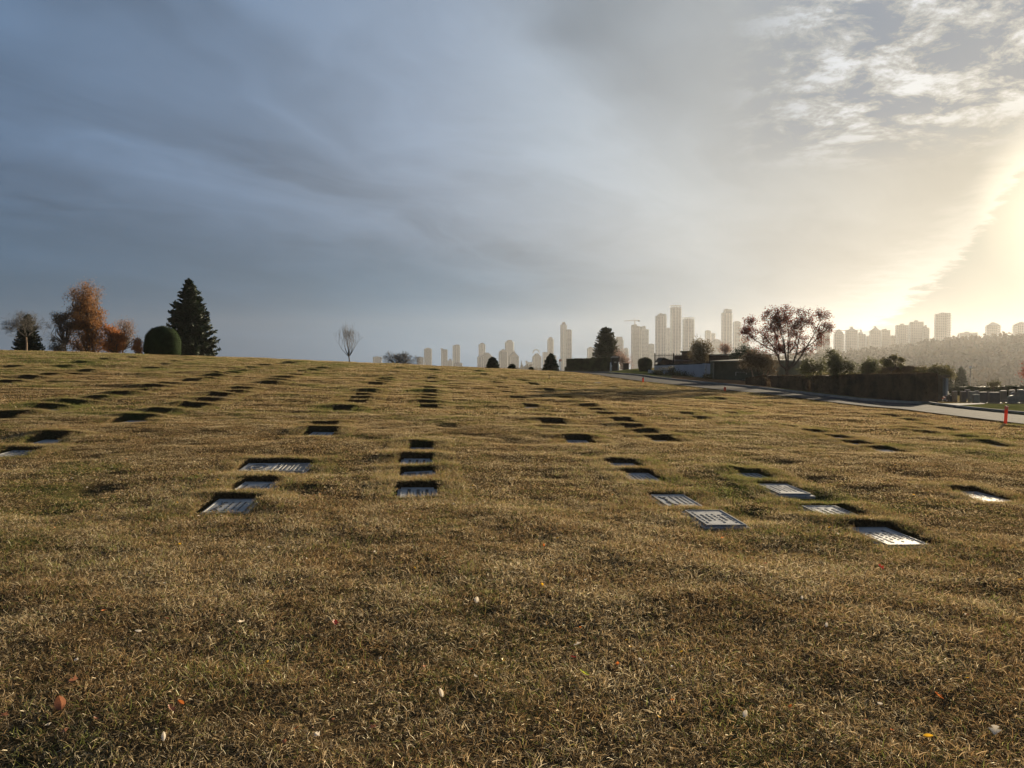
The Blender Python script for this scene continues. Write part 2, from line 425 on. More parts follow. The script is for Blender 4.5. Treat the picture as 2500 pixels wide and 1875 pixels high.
# ------------------------------------------------------------------ where the graves lie
ROWS = {
'C': [(1018,1198),(1019,1151),(1015,1125),(1030,1088),(1047,990.6),(1046,982),(1045,974),(1049,965),(1050,957.5),(1049,947),(1052,932),(1054,925),(1054,920),(1058,905),(1057,894)],
'L1': [(560,1230),(621,1183),(672,1136),(786,1055),(794,1034),(838,997),(872,981),(879,972),(888,966),(896,956),(917,937),(934,931.5),(939,927),(944.5,923),(952,917),(965,909),(976,898.5)],
'L2': [(330,1023),(384,1007),(471,990),(507,979),(536,967),(567,960),(590,952),(657,939),(672,931),(690,925),(702,920),(722,915),(741,908),(763,904),(788,900.5)],
'L3': [(118,997),(174,986),(229,974),(287,965),(335,955),(372,947),(407,939),(471,928.5),(499,924),(521,918.5),(538,914),(565,911),(579,906),(614,899),(645,893),(681,890),(708,887),(725,883)],
'L4': [(20,1014),(20,933),(69,923),(114,916),(167,912),(211,908),(368,900),(405,890.5),(433,884),(463,880)],
'L5': [(30,896),(155,895),(195,888),(225,882),(255,878),(320,873),(443,871)],
'L0': [(34,1102),(125,1067)],
'R1': [(1745,1271),(1651,1221),(1565,1160),(1527,1132),(1410,1069),(1348,1028.5),(1297,991),(1264,970),(1242,957),(1227,947),(1215,936),(1203,929),(1180,916),(1165,906)],
'R2': [(2168,1303),(2051,1254),(1914,1192),(1842,1160),(1609,1066),(1577,1053),(1545,1040),(1517,1027.5),(1477,1008),(1456,1001),(1439,996),(1382,971),(1372,967),(1341,953.5),(1303,939),(1278,929),(1258,919),(1238,912),(1226,904)],
'R3': [(2395,1205),(1708,1020),(1686,1015),(1655,996),(1547,956),(1498,946),(1457,935),(1375,927)],
'R4': [(2159,1095),(2098,1082),(2050,1068),(1996,1057),(1941,1047),(1788,1009),(1760,975)],
'R5': [(2418,1084),(2347,1068),(2302,1063.5),(2230,1048),(1874,989)],
'R6': [(2475,1042),(2313,1048),(2254,1036),(2219,1024),(2175,1016)],
}
ROWTXT = {'C': 'the straight centre row', 'L1': 'the first row left of the centre row', 'L2': 'the second row left of the centre row',
          'L3': 'the third row left of the centre row', 'L4': 'the fourth row left of the centre row', 'L5': 'the leftmost row below the golden birch',
          'L0': 'the short row at the left edge', 'R1': 'the first row right of the centre row', 'R2': 'the second row right of the centre row',
          'R3': 'the third row right of the centre row', 'R4': 'the fourth row right of the centre row', 'R5': 'the fifth row right of the centre row',
          'R6': 'the rightmost row, nearest the road'}
ORD = 'first second third fourth fifth sixth seventh eighth ninth tenth eleventh twelfth thirteenth fourteenth fifteenth sixteenth seventeenth eighteenth nineteenth twentieth'.split()
NEARTXT = {
 ('R1', 0): 'light grey inscribed marker, closest to the camera in the first row right of centre',
 ('R1', 1): 'pale inscribed marker with a plant relief, bright green grass at its left side',
 ('R2', 0): 'grey inscribed marker under a dark turf lip, lowest at the right of the lawn',
 ('R2', 1): 'dark ornate marker with a carved frame, just behind the lowest one on the right',
 ('R2', 2): 'plain pale grey marker lying between two dark turf lips, second right row',
 ('R2', 3): 'striped grey marker half under its turf lip, fourth from the front, second right row',
 ('L1', 0): 'framed grey marker with a floral relief, lowest on the left of the centre row',
 ('L1', 1): 'framed marker with a round emblem, directly in front of the wide double marker',
 ('L1', 2): 'wide double marker with an oval emblem plate on its left half',
 ('C', 0): 'closest marker of the straight centre row, with three dark columns of lettering',
 ('C', 1): 'pale tilted marker of the straight centre row, second from the front, with two panels',
 ('C', 2): 'small pale marker of the straight centre row, third from the front, partly overgrown',
 ('L0', 0): 'silvery ribbed marker cut by the left edge of the picture',
 ('R3', 0): 'light marker at the right edge under a long dark turf lip',
}
REC = []                     # row, index, x, y, half width, half length, depth
for rn, pts in ROWS.items():
    q = []
    for (px, py) in pts:
        x, y = at(px, py)
        q.append([x, y])
    if rn in ('L4',): q[0] = q[0]
    q.sort(key=lambda p: p[1])
    med = float(np.median([p[0] for p in q]))
    for i in range(1, len(q)):
        if q[i][1] - q[i - 1][1] < 1.02 and abs(q[i][0] - q[i - 1][0]) < 0.8: q[i][1] = q[i - 1][1] + 1.02
    for i, (x, y) in enumerate(q):
        rnd = random.Random(hash((rn, i)) % 9999 if False else len(rn) * 97 + ord(rn[0]) * 31 + ord(rn[-1]) * 7 + i)
        hw, hl = 0.29 + rnd.uniform(-.02, .03), 0.43 + rnd.uniform(-.02, .03)
        dep = rnd.uniform(.08, .10) if y < 13 else rnd.uniform(.075, .10)
        if (rn, i) == ('L1', 2): hw = 0.52
        if rn in ('R1', 'R2') and y < 13: dep *= .75
        if rn in ('R3', 'R4', 'R5', 'R6'): dep *= .6; hw -= .02
        if y > 14 and rn in ('L0', 'L1', 'L2', 'L3', 'L4', 'L5'): hw += .055
        if y > 14 and rn in ('C', 'R1', 'R2'): hw += .03
        if y > 13: y -= 0.15
        REC.append([rn, i, x, y, hw, hl, dep])
# drop clashes between rows
keep = []
for r in REC:
    if all(abs(r[2] - s[2]) > r[4] + s[4] + .08 or abs(r[3] - s[3]) > r[5] + s[5] + .06 for s in keep): keep.append(r)
REC = keep
# shallow hollows where a marker has been swallowed by the turf
DIM = [(669,1073),(196,1115),(70,979),(1330,1043),(1432,1113),(2207,1159),(2010,1172),(1880,1125),(1463,952),(1431,943),(1398,933),(1556,977),(1490,958),(846,947),
       (2005,1215),(1120,1060),(1180,1062),(1090,1040),(1240,1075),(930,1045),(740,1200),(1310,1160),(560,1015),(1830,1260),(230,1200),(100,1250),(1935,1240),(1260,1010),(1700,960),(1800,985),(1660,965),(2090,1045),(1950,1010)]
RT = np.array([(r[2], r[3], r[4], r[5]) for r in REC])

# ------------------------------------------------------------------ ground sheet with real holes round the markers
def dimples(X, Y):
    z = np.zeros_like(np.asarray(X, float))
    for dx, dy in DIMW: z = z - .055 * np.exp(-(((X - dx) / .30) ** 4 + ((Y - dy) / .36) ** 4))
    return z
DIMW = [at(*p) for p in DIM]

EDGE_PX = [(2500,1040),(2387,1026),(2308,1016),(2193,1001),(2107,994),(1971,977),(1850,962),(1750,953),(1650,942),(1553,931),(1490,922),(1446,915)]
FAR_PX = [(2500,1016),(2371,1003),(2261,989),(2197,987),(2107,981),(1971,965),(1880,954),(1800,945),(1700,936),(1600,925),(1560,919),(1500,914)]
EDGE = [at(*p) for p in EDGE_PX]; FARE = [at(*p) for p in FAR_PX]
EY = np.array([p[1] for p in EDGE]); EX = np.array([p[0] for p in EDGE])
_o = np.argsort(EY); EY, EX = EY[_o], EX[_o]
def lawn_edge(Y): return np.interp(Y, EY, EX)

def mounds(X, Y):
    """turf swells behind each sunken marker and sags in front of it"""
    X = np.atleast_1d(np.asarray(X, float)); Y = np.atleast_1d(np.asarray(Y, float)); z = np.zeros_like(X)
    for (x, y, hw, hl) in RT:
        k = (np.abs(X - x) < hw + .7) & (np.abs(Y - y) < hl + .8)
        if not k.any(): continue
        a = X[k] - x; b = Y[k] - y; s = (.35 if x > 1.5 else .5) if y < 13 else ((1.25 if x < -4 else 1.0) if x < 5.8 else .5)
        wx = np.exp(-(np.abs(a) / (hw + .22)) ** 4)
        z[k] += s * wx * (.062 * np.exp(-((b - hl - .02) / .22) ** 2) - .05 * np.exp(-((b + hl + .03) / .22) ** 2))
    return z
def full_z(X, Y):
    away = 1 - sstep(-.9, -.1, X - lawn_edge(Y))
    m = mounds(X, Y)
    return ground(X, Y) + bump(X, Y) * away + dimples(X, Y) + (m if np.ndim(X) else m[0])

def build_ground():
    P = []
    r = 1.2
    ring = []
    while r < 2450:
        n = 0
        fine = 0.0105 if r < 75 else (0.03 if r < 200 else 0.06)
        for a in np.arange(-46, 48, math.degrees(fine)):
            j = fine * r * .3
            P.append((r * math.sin(rad(a)) + random.uniform(-j, j), r * math.cos(rad(a)) + random.uniform(-j, j)))
        for a in np.arange(50, 313, 6.0): P.append((r * math.sin(rad(a)), r * math.cos(rad(a))))
        r *= 1 + fine * (1 if r < 200 else .8)
    P.append((0, 0)); P.append((.4, .3)); P.append((-.5, -.2))
    P = np.array(P)
    keepm = np.ones(len(P), bool)
    for (x, y, hw, hl) in RT:
        keepm &= ~((np.abs(P[:, 0] - x) < hw + .05) & (np.abs(P[:, 1] - y) < hl + .05))
    P = P[keepm]
    Z = full_z(P[:, 0], P[:, 1])
    pts = [Vector((a, b)) for a, b in P]; zs = list(Z); edges = []
    rnd = random.Random(3)
    for (rn, i, x, y, hw, hl, dep) in REC:
        zc = gz(x, y); gx = (gz(x + .5, y, False) - gz(x - .5, y, False)); gy = (gz(x, y + .5, False) - gz(x, y - .5, False))
        per = 12 if y < 25 else 5
        for ring, (ins, dz) in enumerate(((0, 0), (.028, dep * .45), (.045, dep), (.12, dep))):
            if ring == 3 : continue
            w, l = hw - ins, hl - ins
            loop = []
            for k in range(4 * per):
                s, u = divmod(k, per); u = u / per * 2 - 1
                px_, py_ = [(u * w, -l), (w, u * l), (-u * w, l), (-w, -u * l)][s]
                # rounded, ragged corners
                cr = (abs(px_ / w) * abs(py_ / l)) ** 6 * .14
                px_ *= 1 - cr * .5; py_ *= 1 - cr * .5
                if ring == 0: px_ += rnd.uniform(-.012, .012); py_ += rnd.uniform(-.014, .014)
                loop.append((px_, py_))
            n0 = len(pts)
            for (a, b) in loop:
                if ring == 0: zz = float(full_z(x + a, y + b))
                elif ring == 1: zz = float(full_z(x + a, y + b)) - dz
                else: zz = zc + gx * a + gy * b - dz
                pts.append(Vector((x + a, y + b))); zs.append(zz)
            m = len(loop); edges += [(n0 + k, n0 + (k + 1) % m) for k in range(m)]
    vo, eo, fo, ov, oe, of = delaunay_2d_cdt(pts, edges, [], 0, 1e-6, True)
    V = np.array([(v[0], v[1], 0.0) for v in vo])
    zs = np.array(zs)
    for i, o in enumerate(ov):
        V[i, 2] = zs[o[0]] if o else float(full_z(V[i, 0], V[i, 1]))
    F = np.array([f for f in fo if len(f) == 3])
    me = np_mesh('ground', V, F)
    me.polygons.foreach_set('use_smooth', [True] * len(me.polygons))
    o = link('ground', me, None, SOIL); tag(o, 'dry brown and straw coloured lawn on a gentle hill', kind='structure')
    return o
build_ground()
# ------------------------------------------------------------------ grass: short blades standing on the sheet
def blade_patch(name, radius, n, lmin, lmax, width, seed, flat=0.5, green=0.0):
    r = np.random.RandomState(seed)
    a = r.uniform(0, 2 * PI, n); q = radius * np.sqrt(r.uniform(0, 1, n))
    bx, by = q * np.cos(a), q * np.sin(a)
    L = r.uniform(lmin, lmax, n); th = r.uniform(0, 2 * PI, n)
    lean = np.where(r.uniform(0, 1, n) < flat, r.uniform(64, 88, n), r.uniform(22, 60, n)) * PI / 180
    dx, dy = np.cos(th), np.sin(th); sx, sy = -dy, dx
    w = width * r.uniform(.6, 1.3, n)
    z0 = r.uniform(-.010, .010, n); roll = r.uniform(-1.1, 1.1, n); sz = np.sin(roll); sx = sx * np.cos(roll); sy = sy * np.cos(roll)
    V = np.zeros((n, 5, 3))
    l1, l2 = lean * .9, np.minimum(lean * 1.15, 1.54); t2 = th + r.normal(0, .9, n); ex, ey = np.cos(t2), np.sin(t2)
    hx = .5 * L * np.sin(l1); hz = .5 * L * np.cos(l1)
    tq = .5 * L * np.sin(l2); tz = hz + .5 * L * np.cos(l2)
    for k, (ox, oz, ww) in enumerate(((0 * L, 0 * L, w), (0 * L, 0 * L, -w), (hx, hz, -w * .8), (hx, hz, w * .8))):
        V[:, k, 0] = bx + dx * ox + sx * ww / 2; V[:, k, 1] = by + dy * ox + sy * ww / 2; V[:, k, 2] = z0 + oz + sz * ww / 2
    V[:, 4, 0] = bx + dx * hx + ex * tq; V[:, 4, 1] = by + dy * hx + ey * tq; V[:, 4, 2] = z0 + tz
    V = V.reshape(-1, 3); b = np.arange(n)[:, None] * 5
    F = np.concatenate([b + np.array([[0, 1, 2]]), b + np.array([[0, 2, 3]]), b + np.array([[3, 2, 4]])])
    me = bpy.data.meshes.new(name)
    me.vertices.add(len(V)); me.vertices.foreach_set('co', V.astype(np.float32).ravel())
    me.loops.add(F.size); me.loops.foreach_set('vertex_index', F.astype(np.int32).ravel())
    me.polygons.add(len(F)); me.polygons.foreach_set('loop_start', np.arange(0, F.size, 3, dtype=np.int32)); me.polygons.foreach_set('loop_total', np.full(len(F), 3, np.int32))
    me.update(calc_edges=True)
    t = np.clip(r.normal(.48, .30, n), 0, 1); g = np.clip(r.uniform(0, 1, n) + green, 0, 2)
    for nm, arr in (('tint', t), ('isgreen', g)):
        at_ = me.attributes.new(nm, 'FLOAT', 'POINT'); at_.data.foreach_set('value', np.repeat(arr, 5).astype(np.float32))
    me.materials.append(BLADE)
    return bpy.data.objects.new(name, me)

def scatter(name, label, pts, sources):
    """pts rows: x y z rotation scale variant"""
    pts = np.array(pts)
    src = bpy.data.collections.new(name + '_source')
    for o in sources: src.objects.link(o)
    me = bpy.data.meshes.new(name); me.vertices.add(len(pts)); me.vertices.foreach_set('co', pts[:, :3].astype(np.float32).ravel())
    for nm, ty, arr in (('scl', 'FLOAT', pts[:, 4]), ('var', 'INT', pts[:, 5])):
        a = me.attributes.new(nm, ty, 'POINT'); a.data.foreach_set('value', arr.astype(np.float32 if ty == 'FLOAT' else np.int32))
    rv = np.zeros((len(pts), 3), np.float32); rv[:, 2] = pts[:, 3]
    if pts.shape[1] > 6: rv[:, 0] = pts[:, 6]; rv[:, 1] = pts[:, 7]
    a = me.attributes.new('rotv', 'FLOAT_VECTOR', 'POINT'); a.data.foreach_set('vector', rv.ravel())
    o = link(name, me); tag(o, label, kind='stuff')
    ng = bpy.data.node_groups.new(name + '_nodes', 'GeometryNodeTree')
    ng.interface.new_socket('Geometry', in_out='INPUT', socket_type='NodeSocketGeometry')
    ng.interface.new_socket('Geometry', in_out='OUTPUT', socket_type='NodeSocketGeometry')
    gi = ng.nodes.new('NodeGroupInput'); go = ng.nodes.new('NodeGroupOutput')
    ip = ng.nodes.new('GeometryNodeInstanceOnPoints'); ci = ng.nodes.new('GeometryNodeCollectionInfo')
    ci.inputs['Collection'].default_value = src; ci.inputs['Separate Children'].default_value = True; ci.inputs['Reset Children'].default_value = True
    ip.inputs['Pick Instance'].default_value = True
    def na(nm, ty):
        n = ng.nodes.new('GeometryNodeInputNamedAttribute'); n.data_type = ty; n.inputs['Name'].default_value = nm; return n.outputs['Attribute']
    ng.links.new(gi.outputs[0], ip.inputs['Points']); ng.links.new(ci.outputs[0], ip.inputs['Instance'])
    ng.links.new(na('var', 'INT'), ip.inputs['Instance Index'])
    ng.links.new(na('rotv', 'FLOAT_VECTOR'), ip.inputs['Rotation']); ng.links.new(na('scl', 'FLOAT'), ip.inputs['Scale'])
    ng.links.new(ip.outputs[0], go.inputs[0])
    md = o.modifiers.new('scatter', 'NODES'); md.node_group = ng
    return o

def free_of_recess(X, Y, m):
    ok = np.ones(len(X), bool)
    for (x, y, hw, hl) in RT: ok &= ~((np.abs(X - x) < hw + m) & (np.abs(Y - y) < hl + m))
    return ok

def build_grass():
    rs = np.random.RandomState(5)
    zones = [  # r0 r1 spacing patch-radius blades lmin lmax width
        (1.6, 8.5, .085, .085, 105, .02, .055, .0024), (8.5, 19, .15, .15, 130, .016, .038, .0036),
        (19, 38, .27, .27, 120, .02, .045, .0085), (38, 78, .55, .55, 130, .02, .045, .019)]
    for zi, (r0, r1, sp, pr, n, l0, l1, w) in enumerate(zones):
        g = np.arange(-r1, r1, sp); X, Y = np.meshgrid(g, g); X = X.ravel() + rs.uniform(-.5, .5, X.size) * sp; Y = Y.ravel() + rs.uniform(-.5, .5, Y.size) * sp
        R = np.hypot(X, Y); A = np.degrees(np.arctan2(X, Y)) - 5.7
        k = (R > r0) & (R < r1) & (np.abs(A) < 60) & (X < lawn_edge(Y) - pr * .7)
        k &= free_of_recess(X, Y, [.10, .17, .30, .42][zi])
        X, Y = X[k], Y[k]
        Z = full_z(X, Y)
        P = np.stack([X, Y, Z, rs.uniform(0, 2 * PI, len(X)), (1 if zi > 1 else 1) * rs.uniform(.75, 1.2, len(X)) * (1 + .2 * vnoise(X / .5, Y / .5, 9)), rs.randint(0, 5, len(X))], 1)
        src = [blade_patch('grass_patch_%s' % 'abcde'[v], pr * 1.15, n, l0, l1, w, 100 * zi + v, flat=(.80 if zi < 2 else .6)) for v in range(5)]
        scatter('lawn_grass', ['short dry grass blades close to the camera', 'short dry grass blades around the nearest markers', 'dry lawn grass in the middle distance', 'dry lawn grass up to the crest of the hill'][zi], P, src)
    # fringe hanging over the edges of the holes, and the gap left round them
    pts = []
    for (rn, i, x, y, hw, hl, dep) in REC:
        d = math.hypot(x, y)
        if d > 62: continue
        sp = .045 if d < 19 else (.08 if d < 38 else .16); band = .16 if d < 8.5 else (.25 if d < 19 else (.38 if d < 38 else .5))
        for off in np.arange(-.03, band, sp):
            w, l = hw + off, hl + off; per = 4 * (w + l); m = int(per / sp)
            for k in range(m):
                s = (k + rs.uniform(0, 1)) / m * per
                if s < 2 * w: a, b = -w + s, -l
                elif s < 2 * w + 2 * l: a, b = w, -l + s - 2 * w
                elif s < 4 * w + 2 * l: a, b = w - (s - 2 * w - 2 * l), l
                else: a, b = -w, l - (s - 4 * w - 2 * l)
                a += rs.uniform(-.02, .02); b += rs.uniform(-.02, .02)
                if abs(a) < hw - .05 and abs(b) < hl - .05: continue
                pts.append((x + a, y + b, float(rs.randint(0, 4)), off, 1.0 if d < 19 else (1.5 if d < 38 else 2.4)))
    pts = np.array(pts); k = free_of_recess(pts[:, 0], pts[:, 1], -.045); pts = pts[k]
    Z = full_z(pts[:, 0], pts[:, 1])
    P = np.stack([pts[:, 0], pts[:, 1], Z, rs.uniform(0, 2 * PI, len(pts)), pts[:, 4] ** .7 * rs.uniform(.8, 1.25, len(pts)), pts[:, 2]], 1)
    src = [blade_patch('edge_patch_%s' % 'abcd'[v], .045, 30, .018, .052, .0026, 700 + v, flat=.4, green=(.1 if v < 3 else .35)) for v in range(4)]
    scatter('edge_grass', 'longer grass hanging over the edges of the sunken markers', P, src)
    # greener loose tufts
    spots = [(1430,1085,60),(1400,1110,50),(1480,1150,80),(1540,1200,60),(1600,1215,50),(1380,1130,40),(1100,1450,60),(1150,1400,30),(300,1350,80),(100,1400,60),(420,1190,40),(690,1190,50),(740,1185,40),
             (1830,1220,60),(1500,1235,50),(2450,1520,40),(640,1620,40),(500,1660,60),(1700,1620,20),(1750,1260,20),(1950,1330,30),(2200,1350,30),(800,1330,50),(100,1850,60),(350,1250,60),(820,1005,30),(560,1165,30)]
    pts = []
    for (px, py, cnt) in spots:
        x, y = at(px, py); d = math.hypot(x, y)
        for _ in range(int(cnt * .8)): pts.append((x + rs.normal(0, .028 * d + .06), y + rs.normal(0, .04 * d + .1)))
    pts = np.array(pts); k = free_of_recess(pts[:, 0], pts[:, 1], .01); pts = pts[k]
    P = np.stack([pts[:, 0], pts[:, 1], full_z(pts[:, 0], pts[:, 1]), rs.uniform(0, 2 * PI, len(pts)), rs.uniform(.7, 1.3, len(pts)), rs.randint(0, 3, len(pts))], 1)
    src = [blade_patch('tuft_patch_%s' % 'abc'[v], .05, 18, .025, .07, .003, 800 + v, flat=.3, green=.5) for v in range(3)]
    scatter('green_tufts', 'greener longer grass tufts scattered between the markers', P, src)
    # pale dead stalks lying on the turf
    pts = []
    for _ in range(1000):
        r_ = 2 + 14 * rs.uniform(0, 1) ** .8; a = rad(5.7 + rs.uniform(-38, 38)); pts.append((r_ * math.sin(a), r_ * math.cos(a)))
    pts = np.array(pts); k = free_of_recess(pts[:, 0], pts[:, 1], .05); pts = pts[k]
    P = np.stack([pts[:, 0], pts[:, 1], full_z(pts[:, 0], pts[:, 1]) + .02, rs.uniform(0, 2 * PI, len(pts)), rs.uniform(.6, 1.4, len(pts)), rs.randint(0, 2, len(pts))], 1)
    src = [blade_patch('stalk_patch_%s' % 'ab'[v], .04, 3, .035, .085, .0024, 900 + v, flat=.85) for v in range(2)]
    for s in src:
        s.data.attributes['tint'].data.foreach_set('value', [1.0] * len(s.data.vertices)); s.data.attributes['isgreen'].data.foreach_set('value', [0.0] * len(s.data.vertices))
    scatter('dead_stalks', 'pale dead grass stalks lying on the lawn', P, src)
build_grass()

# ------------------------------------------------------------------ grave markers
def marker_frame(x, y, dep):
    gx = gz(x + .5, y, False) - gz(x - .5, y, False); gy = gz(x, y + .5, False) - gz(x, y - .5, False)
    z = gz(x, y) - dep
    return z, math.atan(gy), -math.atan(gx)

def lettering(parent, kind, w, l, z, rnd):
    """raised lines of worn lettering and ornament; text runs along the long side"""
    mb = MB(); fr = MB()
    def dash_col(xc, y0, y1, h, wd):
        y = y0 + rnd.uniform(0, .05)
        while y < y1 - .02:
            n = rnd.uniform(.02, .06); e = min(y + n, y1)
            while y < e: mb.box(xc - wd / 2 * rnd.uniform(.7, 1), xc + wd / 2 * rnd.uniform(.7, 1), y, y + .009, z, z + .004); y += .013
            y += rnd.uniform(.014, .035)
    fb = .012                                            # border
    for (a, b, c, d) in ((-w, w, -l, -l + fb), (-w, w, l - fb, l), (-w, -w + fb, -l + fb, l - fb), (w - fb, w, -l + fb, l - fb)): fr.box(a, b, c, d, z, z + .007)
    if kind == 'text':
        for i, xc in enumerate(np.linspace(-w + .05, w - .05, 6)): dash_col(xc, -l * rnd.uniform(.35, .82), l * rnd.uniform(.3, .82), 0, .026 if i in (1, 4) else .013)
    elif kind == 'three':
        for xc in (-w * .5, w * .05, w * .58): dash_col(xc, -l * .75, l * .75, 0, .04); dash_col(xc + .05, -l * .5, l * .4, 0, .012)
    elif kind == 'flower':
        cx, cy = -w * .55, -l * .2
        mb.tube([(cx + .05, cy - .2, z + .003), (cx - .02, cy - .05, z + .003), (cx + .02, cy + .1, z + .003), (cx - .03, cy + .28, z + .003)], [.005] * 4, 4)
        for k in range(9):
            a = rnd.uniform(0, 6.28); py = cy - .2 + k * .055; px = cx + rnd.uniform(-.03, .03)
            mb.prism([(px + .02 * math.cos(a + t) * (1 if i % 2 else .5), py + .02 * math.sin(a + t) * (1 if i % 2 else .5)) for i, t in enumerate(np.linspace(0, 2 * PI, 9)[:-1])], z, z + .006)
        for i, xc in enumerate((-.02, .05, .11)): dash_col(xc + .01, -l * .7, l * .7, 0, .018)
    elif kind == 'emblem':
        mb.prism([(.06 * math.cos(t) * 1.0, .075 * math.sin(t) - l * .05) for t in np.linspace(0, 2 * PI, 21)[:-1]], z, z + .008)
        for xc in (-w * .65, w * .65): dash_col(xc, -l * .7, l * .7, 0, .022)
        dash_col(w * .42, -l * .5, l * .5, 0, .014)
    elif kind == 'frame':
        for s in (-1, 1):
            fr.box(s * w * .78 - .004, s * w * .78 + .004, -l * .88, l * .88, z, z + .006)
        for k in range(10):
            py = -l * .8 + k * l * .18
            for s in (-1, 1): mb.prism([(s * w * .9 + .012 * math.cos(t), py + .018 * math.sin(t)) for t in np.linspace(0, 2 * PI, 7)[:-1]], z, z + .006)
        for xc in (-.07, 0, .07): dash_col(xc, -l * .6, l * .6, 0, .026)
    elif kind == 'stripes':
        for xc in np.linspace(-w + .04, w - .04, 5): mb.box(xc - .009, xc + .009, -l * .85, l * .85, z, z + .006)
    elif kind == 'panels':
        for s in (-1, 1):
            for q in (0, 1):
                x0 = -w * .75 + q * w * .8
                mb.box(x0, x0 + w * .6, s * l * .12 if s > 0 else -l * .75, l * .75 if s > 0 else -l * .12, z, z + .003)
        for xc in (-.1, .03, .14): dash_col(xc, -l * .7, l * .7, 0, .016)
    if mb.v: tag(mb.build('lettering', LETTER, parent), kind='stuff')
    fr.build('border', BRONZE, parent)

KIND = {('R1', 0): 'text', ('R1', 1): 'flower', ('R2', 0): 'text', ('R2', 1): 'frame', ('R2', 2): 'text', ('R2', 3): 'stripes', ('L1', 0): 'flower', ('L1', 1): 'emblem',
        ('C', 0): 'three', ('C', 1): 'panels', ('C', 2): 'three', ('C', 3): 'text', ('L0', 0): 'stripes', ('R3', 0): 'text', ('R1', 2): 'text', ('R1', 3): 'text', ('R1', 4): 'text', ('L1', 3): 'text'}
plain = None
last_idx = {}
for (rn, i, x, y, hw, hl, dep) in REC:
    rnd = random.Random(int(x * 1000) + int(y * 77))
    z, rx, ry = marker_frame(x, y, dep)
    lab = NEARTXT.get((rn, i)) or 'sunken marker, %s from the front in %s' % (ORD[i], ROWTXT[rn])
    rise = {('R1', 0): .075, ('R1', 1): .07, ('R2', 2): .05, ('R2', 0): .04, ('R2', 1): .035, ('L1', 2): .065, ('L1', 0): .045, ('L1', 1): .03, ('L0', 0): .05, ('C', 0): .03, ('C', 1): .045, ('C', 2): .03}.get((rn, i), .012)
    def setup(o):
        o.location = (x, y, z); o.rotation_euler = (rx, ry, rnd.uniform(-.02, .02))
    if (rn, i) == ('L1', 2):
        t = thing('double_grave_marker', (0, 0, 0), lab, 'grave marker', group='flat grave markers sunk in the lawn'); setup(t)
        MB().box(-.455, .455, -.36, .36, -.03, rise - .018).build('base', GRANITE, t)
        p1 = MB(); p1.box(-.43, -.035, -.33, .33, rise - .018, rise); pl = p1.build('plaque', BRONZE, t); pl['label'] = 'pale smooth plaque with oval emblem'
        em = MB()
        for k in range(24):
            a0, a1 = 2 * PI * k / 24, 2 * PI * (k + 1) / 24
            for ro, ri in ((1, .72),):
                q = [(-.235 + .13 * r_ * math.cos(a), .23 * r_ * math.sin(a)) for r_, a in ((ro, a0), (ro, a1), (ri, a1), (ri, a0))]
                em.prism(q, rise, rise + .006)
        em.prism([(-.235 + .05 * math.cos(a), .09 * math.sin(a)) for a in np.linspace(0, 2 * PI, 17)[:-1]], rise, rise + .007)
        em.build('emblem', LETTER, pl)
        p2 = MB(); p2.box(-.005, .40, -.33, .33, rise - .018, rise); p2 = p2.build('plaque', BRONZE_D, t); p2['label'] = 'dark inscribed plaque with raised pale lettering'
        mb = MB()
        for xc, wd, a, b in ((.06, .016, -.26, .26), (.11, .012, -.2, .22), (.17, .03, -.24, .1), (.22, .012, -.2, .2), (.27, .026, -.26, .24), (.33, .012, -.22, .05)):
            yy = a
            while yy < b:
                n = rnd.uniform(.01, .022); mb.box(xc - wd / 2, xc + wd / 2, yy, yy + n, rise, rise + .006); yy += n + .006
        for s in (-1, 1): mb.tube([(.03, s * .1, rise + .003), (.05, s * .17, rise + .003), (.03, s * .25, rise + .003), (.06, s * .3, rise + .003)], [.006] * 4, 4)
        tag(mb.build('lettering', LETTER_L, p2), kind='stuff')
        b = MB()
        for (a0, a1, c0, c1) in ((-.005, .4, -.345, -.33), (-.005, .4, .33, .345), (.40, .415, -.345, .345), (-.035, -.005, -.345, .345)): b.box(a0, a1, c0, c1, rise - .018, rise + .006)
        b.build('border', BRONZE, t)
        continue
    if (rn, i) in KIND and y < 20:
        t = thing('grave_marker', (0, 0, 0), lab, 'grave marker', group='flat grave markers sunk in the lawn'); setup(t)
        MB().box(-.232, .232, -.38, .38, -.03, rise - .018).build('base', GRANITE, t)
        w, l = .195, .335
        pq = MB(); pq.box(-w, w, -l, l, rise - .018, rise); pq = pq.build('plaque', BRONZE, t)
        lettering(pq, KIND[(rn, i)], w, l, rise, rnd)
        if (rn, i) == ('C', 1): t.rotation_euler.y += -.06
        continue
    if plain is None:
        plain = thing('grave_marker', (0, 0, 0), lab, 'grave marker', group='flat grave markers sunk in the lawn'); t = plain
        pb = MB().box(-.232, .232, -.38, .38, -.03, -.006).build('base', GRANITE, t)
        pp = MB().box(-.195, .195, -.335, .335, -.006, .012).build('plaque', BRONZE, t)
    else:
        t = plain.copy(); COL.objects.link(t); t['label'] = lab
        for ch in (pb, pp):
            c = ch.copy(); COL.objects.link(c); c.parent = t
    setup(t)

